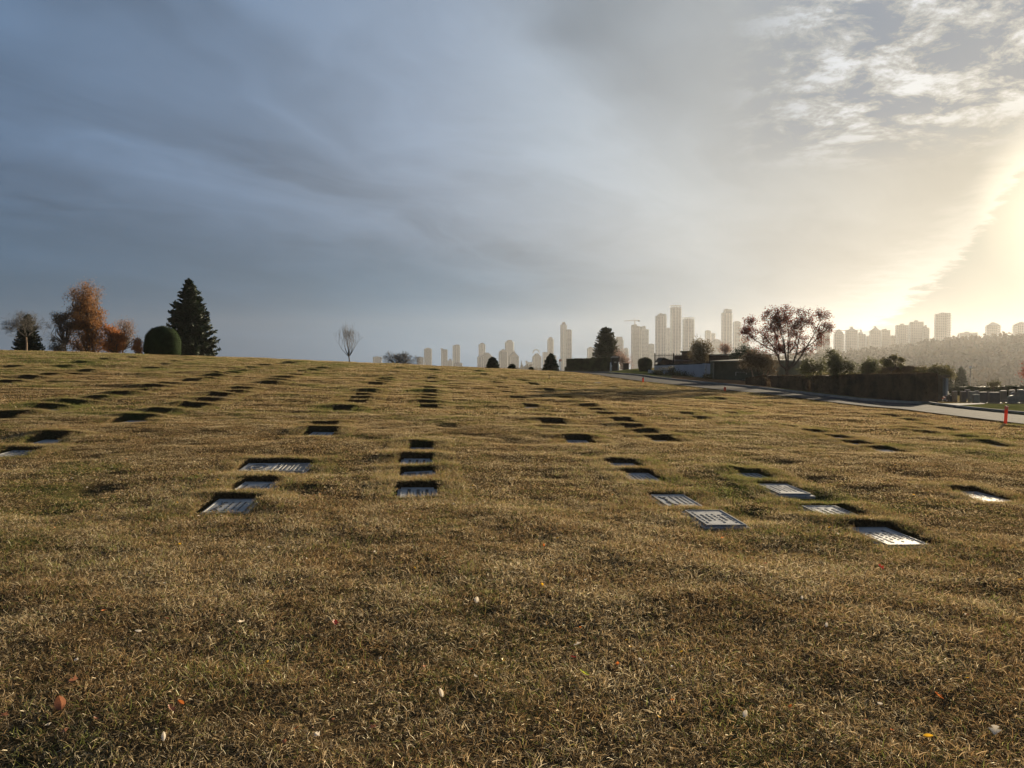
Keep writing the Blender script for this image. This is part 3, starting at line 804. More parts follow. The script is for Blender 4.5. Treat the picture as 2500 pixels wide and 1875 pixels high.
# ------------------------------------------------------------------ fallen leaves
def leaf_mesh(name, L, Wd, curl, m, maple=False):
    v = []; n = 6
    for k in range(n + 1):
        u = k / n; w = Wd * math.sin(PI * min(1, u * .92 + .04)) ** .8
        if maple: w *= 1 + .55 * math.cos(u * 14)
        zc = curl * (u - .5) ** 2 * 4 * L
        v += [(-w, (u - .5) * L, zc + abs(w) * .5), (0, (u - .5) * L, zc), (w, (u - .5) * L, zc + abs(w) * .6)]
    f = []
    for k in range(n):
        for j in (0, 1): a = k * 3 + j; f.append((a, a + 1, a + 4, a + 3))
    me = bpy.data.meshes.new(name); me.from_pydata(v, [], f); me.materials.append(m); me.update(); return me
LC = {'yellow': (0.80, 0.45, 0.03), 'orange': (0.60, 0.18, 0.04), 'brown': (0.30, 0.13, 0.07), 'pale': (0.80, 0.70, 0.55), 'red': (0.36, 0.05, 0.03), 'green': (0.40, 0.42, 0.05)}
LM = {k: mat(k + '_leaf', c, 0.5, 0.15, 20, trans=0.35) for k, c in LC.items()}
LME = {k: [leaf_mesh('leaf', .062, .015, .12, LM[k]), leaf_mesh('leaf', .05, .02, .25, LM[k]), leaf_mesh('leaf', .07, .022, .1, LM[k], True)] for k in LC}
def put_leaf(px, py, colr, label, s=1.0, rz=None, v=None, group=None, rnd=random.Random(4), tilt=None):
    x, y = at(px, py)
    if not free_of_recess(np.array([x]), np.array([y]), .03)[0]: return
    v = rnd.randrange(3) if v is None else v
    o = bpy.data.objects.new('fallen_leaf', LME[colr][v]); COL.objects.link(o)
    o.location = (x, y, float(full_z(x, y)) + .032); s *= .62; o.scale = (s, s, s)
    o.rotation_euler = (rnd.uniform(-.5, .5) if tilt is None else tilt, rnd.uniform(-.5, .5), rnd.uniform(0, 6.28) if rz is None else rz)
    tag(o, label, 'leaf', group)
for a in [(140,1752,'brown','large curled brown leaf standing upright in the grass near the lower left corner',2.1,.2,1,1.1),
          (108,1800,'pale','small pale pink leaf just below the large curled brown leaf',1.1,.7,1,None),
          (172,1697,'brown','broad light brown leaf above the large curled one, lower left',1.2,1.4,2,None),
          (392,1820,'pale','small white leaf standing on edge near the bottom, left of the middle',1.0,.2,0,.9),
          (410,1765,'brown','pinkish brown leaf lying beside a dark hollow, lower left',1.1,.9,2,None),
          (435,1748,'orange','bright orange leaf curled in the dark hollow, lower left',1.1,.9,0,None),
          (332,1571,'pale','long cream coloured leaf left of centre in the near grass',1.1,1.3,0,None),
          (649,1637,'yellow','pale yellow rounded leaf lying above the bottom left hollow',1.0,.4,1,None),
          (585,1545,'pale','faded cream leaf between two grass clumps, left of the middle',1.2,1.0,2,None),
          (815,1540,'red','rust red lobed leaf on the brown grass left of centre',1.2,.3,2,None),
          (1162,1489,'pale','shiny white upright leaf with pointed tip in the middle of the lawn',1.35,.1,1,1.0),
          (1324,1448,'yellow','small bright orange yellow round leaf right of the shiny white leaf',.8,.3,1,.6),
          (1362,1326,'yellow','orange yellow leaf on the lawn above the centre of the foreground',.8,1.2,1,None),
          (1327,1346,'orange','orange red leaf standing beside a tuft above the centre foreground',.9,.2,1,.9),
          (1427,1668,'green','yellow green leaf with a pointed tip right of the bottom centre',1.3,1.0,2,None),
          (1412,1588,'pale','torn cream leaf in the brown grass right of centre',1.1,1.4,2,None),
          (1400,1621,'red','dark red leaf below the torn cream leaf',.9,1.3,0,None),
          (1076,1715,'pale','upright white leaf near the bottom, just left of centre',1.1,.1,0,1.2),
          (2275,1833,'yellow','bright orange leaf near the lower right corner',1.1,1.4,0,None),
          (2300,1726,'orange','flat rust orange leaf in the lower right grass',1.1,.6,2,None),
          (2156,1750,'pale','small bright white leaf at lower right',.8,.8,1,None),
          (2022,1555,'pale','narrow white leaf standing right of centre in the near grass',1.0,-.5,0,.5),
          (1962,1483,'pale','narrow white leaf above and left of the standing one on the right',.9,-.5,0,.5),
          (1823,1775,'pale','narrow white leaf beside a dark hollow, lower right of centre',1.1,-.5,0,.5),
          (2440,1810,'pale','ragged white leaf at the lower right edge of the lawn',1.4,-.7,2,None),
          (2497,1428,'yellow','bright yellow leaf cut by the right edge of the picture',1.0,1.2,1,None),
          (1815,1293,'yellow','orange leaf lying at the right corner of the nearest pale marker',1.0,1.2,1,None),
          (2155,1395,'red','dark red lobed leaf on the right half of the lawn',1.3,.3,2,.5),
          (766,1100,'yellow','small yellow leaf behind the wide double marker',.9,1.2,1,None),
          (435,1335,'yellow','yellow leaf on the left part of the lawn below the framed markers',.8,1.0,1,None)]:
    put_leaf(*a[:4], s=a[4], rz=a[5], v=a[6], tilt=a[7])
rl = random.Random(17)
def leaf_place(px, py):
    if py < 1330: return 'between the left markers and the centre row' if px < 1100 else ('in front of the nearest right hand markers' if px > 1400 else 'in the gap between left and right markers')
    side = 'left' if px < 830 else ('middle' if px < 1660 else 'right')
    return '%s of the lawn%s' % ({'left': 'on the left', 'middle': 'in the middle', 'right': 'on the right'}[side], ', halfway down' if py < 1560 else ', close to the camera')
LTXT = {'yellow': 'small yellow', 'orange': 'small rust orange', 'brown': 'small dull brown', 'pale': 'small pale cream'}
for k in range(140):
    c = rl.choices(['pale', 'brown', 'orange', 'yellow'], [4, 4, 2, 1])[0]
    py = 1120 + 740 * rl.random() ** 1.25
    if rl.random() < .22: px, py = rl.gauss(800, 180), rl.gauss(1250, 45)
    else: px = rl.uniform(0, 2500)
    w = leaf_place(px, py)
    put_leaf(px, py, c, '%s fallen leaf %s' % (LTXT[c], w), s=rl.uniform(.4, .9), group='%s fallen leaves %s' % (LTXT[c], w), rnd=rl)

# ------------------------------------------------------------------ road, kerbs, paths
def strip(name, A, B, n, dz, m, th=0.0, lab=None, jitter=0):
    """sheet between two polylines of (x, y), draped on the hill"""
    A = np.array(A, float); B = np.array(B, float)
    def resample(P, k):
        d = np.r_[0, np.cumsum(np.hypot(*np.diff(P, axis=0).T))]; s = np.linspace(0, d[-1], k)
        return np.stack([np.interp(s, d, P[:, 0]), np.interp(s, d, P[:, 1])], 1)
    k = 90; A = resample(A, k); B = resample(B, k); V = []; F = []
    for j in range(n + 1):
        u = j / n; P = A * (1 - u) + B * u; Z = ground(P[:, 0], P[:, 1]) + dz
        V += [(p[0], p[1], z) for p, z in zip(P, Z)]
    for j in range(n):
        for i in range(k - 1): F.append((j * k + i, j * k + i + 1, (j + 1) * k + i + 1, (j + 1) * k + i))
    o = link(name, np_mesh(name, V, F), None, m)
    return tag(o, lab, kind='structure')
def ext(P, a, b):
    P = [np.array(p) for p in P]
    return [P[0] + (P[0] - P[1]) / np.linalg.norm(P[0] - P[1]) * a] + P + [P[-1] + (P[-1] - P[-2]) / np.linalg.norm(P[-1] - P[-2]) * b]
EA = ext(EDGE, 22, 45); EB = ext(FARE, 22, 45)
EA = [p + np.array([.12, 0]) for p in EA]
strip('road', EA, EB, 6, .05, ASPHALT, lab='narrow grey cemetery road')
def kerb(name, P, off, w, h, lab):
    P = [np.array(p) for p in P]; V = []; F = []
    d = np.r_[0, np.cumsum([np.linalg.norm(P[i + 1] - P[i]) for i in range(len(P) - 1)])]; s = np.arange(0, d[-1], 1.0)
    X = np.interp(s, d, [p[0] for p in P]); Y = np.interp(s, d, [p[1] for p in P])
    for x, y in zip(X, Y):
        z = gz(x, y, False)
        V += [(x + off, y, z - .1), (x + off, y, z + h), (x + off + w, y, z + h), (x + off + w, y, z - .1)]
    for i in range(len(X) - 1):
        for j in range(3): a = i * 4 + j; F.append((a, a + 1, a + 5, a + 4))
    tag(link(name, np_mesh(name, V, F), None, CONCRETE), lab, kind='structure')
kerb('kerb', EB, .02, .15, .15, 'low concrete kerb on the far side of the road')
GREENG = mat('green_grass_ground', (0.05, 0.065, 0.02), 1.0, 0, 1.2, col2=(0.15, 0.14, 0.055), spec=0.0, bump_=.5, bscale=14)
# grassy verge between road and headstones, light footpath behind it
strip('verge', [at(2262,990), at(2371,1003), at(2500,1017), at(2500,1017) + (np.array(at(2500,1017)) - np.array(at(2371,1003))) * 1.0], [at(2290,988.5), at(2405,990), at(2500,991), at(2500,991) + (np.array(at(2500,991)) - np.array(at(2405,990))) * 1.5], 4, .09, GREENG, lab='green grass verge beyond the road')
strip('path', [at(2285,993), at(2340,995), at(2405,991)], [at(2280,990), at(2340,990), at(2405,989.5)], 2, .10, mat('pale_path', (0.30, 0.29, 0.27), 1.0, .1, 3, spec=.02), lab='pale concrete footpath')
SAND = mat('leaf_strewn_ground', (0.10, 0.055, 0.03), 1.0, 0, 2.5, spec=0.0, col2=(0.24, 0.13, 0.06))
strip('leafy_ground', [at(1640,931), at(1740,942), at(1800,946), at(1870,953)], [W(1640, 66)[:2], W(1735, 60.5)[:2], W(1800, 60)[:2], W(1880, 55)[:2]], 4, .035, SAND, lab='bare ground strewn with orange leaves in front of the low building')
strip('grass_island', [at(1450,913.5), at(1500,915), at(1560,919.5), at(1600,925)], [W(1400, 92)[:2], W(1470, 92)[:2], W(1540, 92)[:2], W(1600, 82)[:2]], 8, .05, GREENG, lab='green grass island between road and dark hedge')

# ------------------------------------------------------------------ foliage helpers
def leaf_quads(C, size, rs, flat=0.0, elong=1.0):
    """C (n,3) centres -> vertices and quads turned every way"""
    n = len(C); size = np.broadcast_to(size, (n,))[:, None]
    a = rs.normal(size=(n, 3)); a[:, 2] *= 1 - flat; a /= np.linalg.norm(a, axis=1)[:, None] + 1e-9
    b = np.cross(a, rs.normal(size=(n, 3))); b /= np.linalg.norm(b, axis=1)[:, None] + 1e-9
    a = a * size * elong; b = b * size * .6
    V = np.stack([C - a, C + b * .9, C + a, C - b * .9], 1).reshape(-1, 3)
    F = (np.arange(n)[:, None] * 4 + np.arange(4)[None])
    return V, F
def merge_mesh(name, parts):
    Vs, Fs, n = [], [], 0
    for V, F in parts:
        V = np.asarray(V, float); F = np.asarray(F, int)
        if F.shape[1] == 3: F = np.c_[F, F[:, 2]]
        Vs.append(V); Fs.append(F + n); n += len(V)
    return np_mesh(name, np.concatenate(Vs), np.concatenate(Fs))
def crown_points(rs, clumps, n, sigma):
    """leaf centres: gaussian clumps placed in space"""
    clumps = np.asarray(clumps, float)
    k = rs.randint(0, len(clumps), n)
    return clumps[k] + rs.normal(size=(n, 3)) * sigma
def ellipsoid_clumps(rs, c, r, n, shell=.55, zmin=-1):
    out = []
    while len(out) < n:
        p = rs.normal(size=3); p /= np.linalg.norm(p); p *= rs.uniform(shell, 1) ** .8
        if p[2] < zmin: continue
        out.append([c[i] + p[i] * r[i] for i in range(3)])
    return np.array(out)
def branchy(mb, p, d, L, r, depth, rs, spread=.5, up=.15, minr=.004, n=4, kids=(2, 3), tips=None, taper=.62, bend=.18, shrink=(.68, .86), side=0):
    """recursive limbs; returns tips"""
    pts = [p]; rr = [r]; q = p.copy(); dd = d.normalized()
    for k in range(3):
        dd = (dd + Vector(rs.normal(0, bend, 3)) + Vector((0, 0, up * .4))).normalized(); q = q + dd * L / 3
        pts.append(q.copy()); rr.append(max(minr, r * (1 - (1 - taper) * (k + 1) / 3)))
    mb.tube(pts, rr, n if r > .03 else 3, cap=False)
    if tips is not None and depth <= 1: tips += [pts[2], pts[3]]
    if depth <= 0: return
    nk = rs.randint(kids[0], kids[1] + 1)
    for k in range(nk + side):
        i = 3 if k < 2 else (2 if k == 2 else 1)
        if k >= nk and rs.uniform() < .35: continue
        nd = (dd + Vector(rs.normal(0, spread * (1 if i == 3 else 1.5), 3)) + Vector((0, 0, up))).normalized()
        branchy(mb, pts[i], nd, L * rs.uniform(*shrink), rr[i] * (.8 if i == 3 else .6), depth - 1, rs, spread, up, minr, n, kids, tips, taper, bend, shrink, side)

def tree_root(name, px, depth, label, cat='tree', group=None, zoff=0.0):
    w = W(px, depth); return thing(name, (w.x, w.y, w.z + zoff), label, cat, group=group)

def conifer(name, px, depth, top_py, width_px, label, m=DARKG, seed=1, base_py=None, shape=1.0, density=1.0, round_=0.0, cat='conifer', lean=0):
    t = tree_root(name, px, depth, label, cat)
    z0 = t.location.z; top = EYE - (top_py - HORIZ) / FPX * depth
    if base_py is not None:
        z0 = EYE - (base_py - HORIZ) / FPX * depth - .3; t.location.z = z0
    H = top - z0; Rm = width_px / FPX * depth / 2; rs = np.random.RandomState(seed)
    MB().tube([(0, 0, -.6), (0, 0, H * .5), (0, 0, H * .97)], [H * .022, H * .013, .01], 7).build('trunk', BARK, t)
    Cs = []; Ds = []
    nl = int(max(38, H * 5)); 
    for i in range(nl):
        u = (i + rs.uniform(0, .8)) / nl; z = H * (.05 + .95 * u)
        R = Rm * ((1 - u) ** (.85 * shape) if not round_ else math.sqrt(max(0, 1 - (u * .98) ** (2 + 2 * round_)))) * (1 if u > .08 else .8)
        nb = int(8 + 7 * (1 - u))
        for b in range(nb):
            az = rs.uniform(0, 2 * PI); L = R * rs.uniform(.72, 1.12) + .05
            k = max(6, int(L / Rm * 34 * density)); s = np.linspace(.12, 1, k)
            zz = z - .30 * L * s + .33 * L * s ** 3.2
            c = np.stack([np.cos(az) * L * s, np.sin(az) * L * s, zz], 1) + rs.normal(size=(k, 3)) * np.array([1, 1, .6]) * (.018 * H * (1.15 - s))[:, None]
            Cs.append(c)
    u = rs.uniform(0, 1, 60); Cs.append(np.stack([rs.normal(0, .02 * H, 60) * (1 - u), rs.normal(0, .02 * H, 60) * (1 - u), H * (.93 + .09 * u)], 1))
    C = np.concatenate(Cs)
    V, F = leaf_quads(C, max(H, 4.5) * .026 * rs.uniform(.6, 1.3, len(C)), rs, .4, 1.3)
    link('crown', np_mesh('crown', V, F), t, m)
    return t

def clump_tree(name, px, depth, clumps, label, leaf_m, trunk_pts=None, n=6000, sigma=.3, size=.07, seed=1, twig=True, bark=BARK, cat='tree', elong=1.3, flat=0.0, group=None):
    """clumps: list of (px, py, radius_px_x, radius_px_z, count) lobes in the picture, given their own depth spread"""
    t = tree_root(name, px, depth, label, cat, group); rs = np.random.RandomState(seed)
    base = t.location.copy(); Cl = []
    for (cx, cy, rx, rz, k) in clumps:
        w = W(cx, depth, cy) - base; r = rx / FPX * depth; z = rz / FPX * depth
        Cl.append(ellipsoid_clumps(rs, (w.x, w.y, w.z), (r, r * .9, z), k, .35))
    Cl = np.concatenate(Cl)
    mb = MB(); H = Cl[:, 2].max()
    tp = trunk_pts or [(0, 0, -.5), (.02 * H, 0, H * .3), (0, 0, H * .6)]
    mb.tube(tp, list(np.linspace(H * .025, H * .010, len(tp))), 7); mb.build('trunk', bark, t)
    if twig:
        mb = MB()
        for c in Cl[rs.permutation(len(Cl))[:60]]:
            s = Vector(tp[-1]) if c[2] > tp[-1][2] else Vector(tp[1]); e = Vector(c)
            if e.z < s.z * .5: s = Vector((0, 0, max(.1, e.z * .6)))
            m1 = s.lerp(e, .5) + Vector(rs.normal(0, .05 * H, 3)); mb.tube([s, m1, e], [H * .009, H * .005, H * .002], 3, cap=False)
        mb.build('branches', bark, t)
    C = crown_points(rs, Cl, n, sigma)
    V, F = leaf_quads(C, size * rs.uniform(.6, 1.3, n), rs, flat, elong)
    link('crown', np_mesh('crown', V, F), t, leaf_m)
    return t

# ------------------------------------------------------------------ trees on the left of the crest
t = conifer('evergreen_shrub', 70, 92, 769, 70, 'dark flame shaped evergreen behind the bare tree at the far left', DARKG, 31, base_py=864, shape=.62, density=1.3, cat='shrub')
def bare_tree(name, px, depth, top_py, label, seed, trunk_h, spread, depthn, L0, r0, up=.2, kids=(2, 3), m=TWIG, bark=BARK, cat='tree', base_py=None, limbs=4, tilt=.6, leaves=None, bend=.18, shrink=(.68, .86), minr=.006, width=None, side=1, qmin=.6):
    t = tree_root(name, px, depth, label, cat); rs = np.random.RandomState(seed)
    if base_py is not None: t.location.z = EYE - (base_py - HORIZ) / FPX * depth - .15
    H = EYE - (top_py - HORIZ) / FPX * depth - t.location.z
    MB().tube([(0, 0, -.4), (.01 * H, 0, trunk_h * .5), (0, 0, trunk_h)], [r0 * 1.35, r0 * 1.05, r0], 8).build('trunk', bark, t)
    mb = MB(); tips = []
    for k in range(limbs):
        a = 2 * PI * (k + rs.uniform(-.2, .2)) / limbs; q = tilt * rs.uniform(qmin, 1.3)
        branchy(mb, Vector((0, 0, trunk_h * .97)), Vector((math.cos(a) * q, math.sin(a) * q, 1)), L0, r0 * .62, depthn, rs, spread, up, minr, 5, kids, tips, bend=bend, shrink=shrink, side=side)
    # scale the crown so that its top meets the measured height
    zs = max(v[2] for v in mb.v); k = (H - trunk_h) / max(.1, zs - trunk_h)
    kx = k if width is None else (width / FPX * depth / 2) / np.percentile(np.abs(np.array(mb.v)[:, 0]), 99.3)
    env = (lambda z: 1.0) if width is None else (lambda z: 1.3 - .75 * max(0, min(1, (z * 1.0) / (zs - trunk_h))))
    mb.v = [(v[0] * kx * env(v[2] - trunk_h), v[1] * kx * env(v[2] - trunk_h), trunk_h + (v[2] - trunk_h) * k) for v in mb.v]
    mb.build('branches', m, t)
    if leaves:
        lm, n, sg, sz = leaves; T = np.array([(p.x * k, p.y * k, trunk_h + (p.z - trunk_h) * k) for p in tips])
        C = crown_points(rs, T, n, sg); V, F = leaf_quads(C, sz * rs.uniform(.6, 1.3, n), rs, 0, 1.3)
        link('crown', np_mesh('crown', V, F), t, lm)
    return t
bare_tree('bare_tree', 65, 84, 755, 'bare rounded tree with a pale sunlit trunk at the far left', 12, 1.7, .42, 5, 1.3, .085, up=.05, limbs=7, tilt=1.3, bark=BARKL, base_py=857, minr=.008, width=100)
clump_tree('birch_tree', 214, 100, [(205,735,34,42,34),(210,775,44,40,60),(205,815,50,38,60),(240,800,30,44,30),(225,845,46,14,30),(190,845,20,12,10)],
           'tall golden brown birch with a grey twiggy top', GOLD, n=16000, sigma=.32, size=.085, seed=5)
clump_tree('birch_twigs', 214, 101.5, [(213,722,42,32,50),(200,750,30,20,14)], 'greyish bare top of twigs behind the golden birch', GOLDP, n=3000, sigma=.35, size=.05, seed=6, elong=2.4)
clump_tree('weeping_tree', 160, 98, [(152,772,20,14,16),(143,785,10,12,8),(160,790,14,30,16)], 'dark drooping tree leaning out left of the golden birch', mat('dull_brown_leaves', (0.13, 0.085, 0.05), .8, .3, 1, trans=.35), n=2600, sigma=.22, size=.07, seed=8)
clump_tree('weeping_bush', 141, 96, [(140,842,20,16,18),(150,850,14,10,8)], 'low grey brown weeping bush at the foot of the birch', mat('grey_brown_leaves', (0.12, 0.10, 0.075), .8, .3, 1, trans=.3), n=1800, sigma=.2, size=.07, seed=9, cat='bush')
clump_tree('orange_tree', 282, 99, [(275,820,24,26,30),(290,838,24,20,26),(268,845,16,14,14)], 'low golden orange tree right of the tall birch', mat('orange_leaves', (0.36, 0.15, 0.05), .8, .25, 1, trans=.45), n=6500, sigma=.28, size=.08, seed=10)
clump_tree('twiggy_tree', 300, 103, [(296,803,22,18,22),(315,795,14,12,12),(322,815,8,14,8)], 'pale twiggy bare tree behind the low orange tree', GOLDP, n=1500, sigma=.3, size=.05, seed=11, elong=2.6)
clump_tree('orange_bush', 336, 97, [(336,848,14,14,16),(337,833,7,8,6)], 'small orange bush between the low orange tree and the clipped round bush', mat('rust_leaves', (0.33, 0.13, 0.035), .8, .25, 1, trans=.4), n=2200, sigma=.2, size=.07, seed=13, cat='bush')
conifer('spruce_tree', 464, 104, 686, 142, 'tall dark spruce behind the clipped round bush', DARKG, 21, base_py=872, shape=.78, density=1.5)
# clipped dome
def blob_bush(name, px, depth, top_py, base_py, width_px, label, m, seed, power=2.6, leaf=.035, n=9000, cat='bush', cone=0.0, squash=.95):
    t = tree_root(name, px, depth, label, cat); z0 = EYE - (base_py - HORIZ) / FPX * depth; t.location.z = z0
    H = (base_py - top_py) / FPX * depth; R = width_px / FPX * depth / 2; rs = np.random.RandomState(seed)
    # body: superellipse of revolution
    V = []; F = []; nz, na = 14, 28
    for i in range(nz + 1):
        u = i / nz; z = -.25 + (H + .25) * u
        r = R * (max(0, 1 - max(0, (u * 1.0)) ** (power * 1.6)) ** (1 / 2.2)) * (.9 + .1 * math.sin(min(1, u * 2.5) * PI / 2)) * (1 - cone * (1 - u) ** 2)
        for j in range(na):
            a = 2 * PI * j / na; rr = r * .96 * (1 + .02 * math.sin(3 * a + i)); V.append((rr * math.cos(a), rr * math.sin(a) * squash, z))
    for i in range(nz):
        for j in range(na): k = (j + 1) % na; F.append((i * na + j, i * na + k, (i + 1) * na + k, (i + 1) * na + j))
    V = np.array(V); F = np.array(F)
    fi = rs.randint(0, len(F), n); w = rs.dirichlet((1, 1, 1, 1), n); C = (V[F[fi]] * w[:, :, None]).sum(1) * (1 + rs.uniform(-.02, .04, n))[:, None]
    me = merge_mesh(name, [(V, F), leaf_quads(C, leaf * rs.uniform(.6, 1.4, n), rs)])
    link('foliage', me, t, m)
    MB().tube([(0, 0, -.4), (0, 0, H * .3)], [R * .08, R * .06], 6).build('trunk', BARK, t)
    return t
blob_bush('clipped_bush', 398, 74, 797, 866, 89, 'clipped dome shaped evergreen bush in front of the spruce', mat('clipped_green', (0.022, 0.036, 0.013), .9, .3, 1, trans=.3, spec=.05), 3, power=2.3)

# lone bare tree and spreading bare bush on the crest
bare_tree('lone_bare_tree', 852, 72, 783, 'young bare tree with upright branches standing alone on the crest', 44, .75, .22, 4, 1.1, .05, up=.22, limbs=12, tilt=.62, qmin=.08, base_py=886, kids=(2, 2), bend=.08, minr=.0045, width=72, side=1, shrink=(.6, .95))
def spread_bush():
    t = tree_root('spreading_bare_bush', 976, 70, 'low wide bare bush of grey twigs on the crest', 'bush'); rs = np.random.RandomState(77)
    t.location.z = EYE - (892 - HORIZ) / FPX * 70 - .05
    MB().tube([(-.5, 0, -.4), (-.45, 0, .25)], [.09, .07], 6).tube([(.7, 0, -.4), (.66, 0, .25)], [.09, .07], 6).build('trunk', BARK, t)
    mb = MB()
    for bx in (-.45, .66):
        for k in range(20):
            a = rs.uniform(0, 2 * PI); q = rs.uniform(.4, 2.4)
            branchy(mb, Vector((bx, 0, .18)), Vector((math.cos(a) * q, math.sin(a) * q * .6, .9)), .62, .04, 4, rs, .34, .02, .008, 4, (2, 2), None, bend=.2, shrink=(.7, .9), side=1)
    P = np.array(mb.v); zt = (892 - 853) / FPX * 70; k = zt / P[:, 2].max(); kx = 1.95 / np.abs(P[:, 0]).max()
    mb.v = [(v[0] * kx, v[1] * kx, v[2] * k) for v in mb.v]
    mb.build('branches', TWIG, t)
spread_bush()
conifer('small_conifer', 1203, 66, 874, 32, 'small dark conifer on the crest under the twin gabled towers', DARKG, 51, base_py=903, shape=.55, density=1.0)
conifer('small_conifer', 1250, 70, 891, 24, 'low dark conifer tip on the crest left of the church spire', DARKG, 52, base_py=909, shape=.6)
conifer('small_conifer', 1297, 72, 899, 11, 'tiny dark conifer tip on the crest right of the church spire', DARKG, 53, base_py=909, shape=.6)
conifer('small_conifer', 1345, 74, 865, 40, 'dark conifer on the crest left of the white posts', DARKG, 54, base_py=907, shape=.62, density=1.1)

# ------------------------------------------------------------------ hedges
def hedge(name, pts, label, m, seed, thick=1.0, leaf=.045, per_m2=120, top_noise=.03, cat='hedge'):
    """pts: (px, depth, top_py, base_py) along the face seen; a clipped box with a leafy skin"""
    rs = np.random.RandomState(seed); P = [(W(a, d, tp), W(a, d, bp)) for a, d, tp, bp in pts]
    o0 = P[0][1]; t = thing(name, o0, label, cat)
    V = []; F = []; k = 0; segs = []
    for (t0, b0), (t1, b1) in zip(P[:-1], P[1:]):
        n = max(2, int((b1 - b0).length / .4)); dirv = (b1 - b0); dirv.z = 0; dirv.normalize(); nr = Vector((-dirv.y, dirv.x, 0))
        if nr.dot(b0) < 0: nr = -nr
        segs.append((t0, b0, t1, b1, nr))
    quads = []
    for (t0, b0, t1, b1, nr) in segs:
        L = (b1 - b0).length; nx = max(2, int(L / .35)); nzv = 5
        def S(u, v, w):
            b = b0.lerp(b1, u); tt = t0.lerp(t1, u); return b.lerp(tt, v) + nr * thick * w - Vector((0, 0, .2 * (1 - v)))
        for side in (0, 1):
            for i in range(nx):
                for j in range(nzv): quads.append([S(i / nx, j / nzv, side), S((i + 1) / nx, j / nzv, side), S((i + 1) / nx, (j + 1) / nzv, side), S(i / nx, (j + 1) / nzv, side)])
        for i in range(nx): quads.append([S(i / nx, 1, 0), S((i + 1) / nx, 1, 0), S((i + 1) / nx, 1, 1), S(i / nx, 1, 1)])
    for (tp, b, nr) in ((segs[0][0], segs[0][1], segs[0][4]), (segs[-1][2], segs[-1][3], segs[-1][4])):
        for j in range(4):
            a0, a1 = b.lerp(tp, j / 4), b.lerp(tp, (j + 1) / 4); quads.append([a0, a0 + nr * thick, a1 + nr * thick, a1])
    Q = np.array([[tuple(p - o0) for p in q] for q in quads])
    V = Q.reshape(-1, 3); F = np.arange(len(V)).reshape(-1, 4)
    dz = top_noise * vnoise(V[:, 0] / .7 + 5, V[:, 1] / .7, seed); V = V + np.stack([dz, dz, dz * 1.0], 1)
    area = np.linalg.norm(np.cross(Q[:, 1] - Q[:, 0], Q[:, 3] - Q[:, 0]), axis=1); n = int(area.sum() * per_m2)
    fi = rs.choice(len(F), n, p=area / area.sum()); w = rs.dirichlet((1, 1, 1, 1), n); C = (V[F[fi]] * w[:, :, None]).sum(1) + rs.normal(size=(n, 3)) * .02
    link('foliage', merge_mesh(name, [(V, F), leaf_quads(C, leaf * rs.uniform(.6, 1.4, n), rs)]), t, m)
    return t
hedge('brown_hedge', [(1820, 51, 922, 950), (1860, 50, 917, 953), (1950, 46.5, 917, 964), (2050, 42.5, 916, 975), (2150, 39.2, 913, 984), (2238, 37, 911, 989)],
      'long clipped brown hedge beside the road, ending right of centre', HEDGEB, 1, thick=1.3, per_m2=170)
hedge('dark_hedge', [(1385, 90, 876.5, 908), (1440, 90, 875, 908.5), (1493, 90, 873, 906)], 'long clipped dark hedge below the rounded conifer', HEDGE, 2, thick=1.6, leaf=.07, per_m2=60)
hedge('dark_hedge', [(1381, 89, 896, 908), (1388, 89, 896, 908)], 'low dark step at the left end of the long clipped hedge', HEDGE, 2, thick=1.6, leaf=.07, per_m2=60)
hedge('far_hedge', [(2316, 70, 946, 974), (2400, 68, 944, 974), (2500, 66, 942, 976), (2620, 64, 941, 978)], 'long dark hedge behind the upright headstones at the right', HEDGE, 4, thick=1.5, leaf=.07, per_m2=70, top_noise=.1)
hedge('back_hedge', [(2100, 52, 901, 930), (2140, 51, 897, 930), (2200, 50, 895.5, 940), (2262, 49.5, 894, 945)], 'taller brown hedge rising behind the right end of the roadside hedge', HEDGEB, 5, thick=1.5, leaf=.06, per_m2=80, top_noise=.06)
blob_bush('clipped_cone_bush', 1575, 76, 873, 914, 39, 'clipped dark bush narrowing to its foot beside the low blue grey wall', HEDGE, 7, power=5.0, cone=.6, leaf=.05, n=2500)
conifer('rounded_conifer', 1479, 104, 800, 62, 'broad dark conifer rising behind the long clipped hedge', DARKG2, 61, base_py=886, shape=.5, density=1.25, round_=.12)
clump_tree('pink_bare_shrub', 1520, 100, [(1515,868,12,16,16),(1527,884,16,14,18),(1512,890,10,10,8)], 'pinkish bare shrub right of the long clipped hedge', PINKT, n=1800, sigma=.28, size=.05, seed=62, elong=2.2, cat='shrub')

# ------------------------------------------------------------------ low walls and buildings right of the middle
BLUEW = mat('blue_grey_paint', (0.36, 0.40, 0.46), 0.8, 0.08, 1.0)
DKROOF = mat('dark_roof', (0.03, 0.026, 0.022), 0.8, 0.3, 2)
BRICKM = mat('dark_brick', (0.07, 0.04, 0.03), 0.85, 0.3, 4)
OLIVEW = mat('olive_panel', (0.10, 0.10, 0.065), 0.8, 0.15, 1.5)
TRIM = mat('pale_trim', (0.36, 0.33, 0.27), 0.7)
IRON = mat('black_iron', (0.02, 0.02, 0.02), 0.5, metal=.6)
WHITE = mat('white_paint', (0.78, 0.77, 0.74), 0.6)

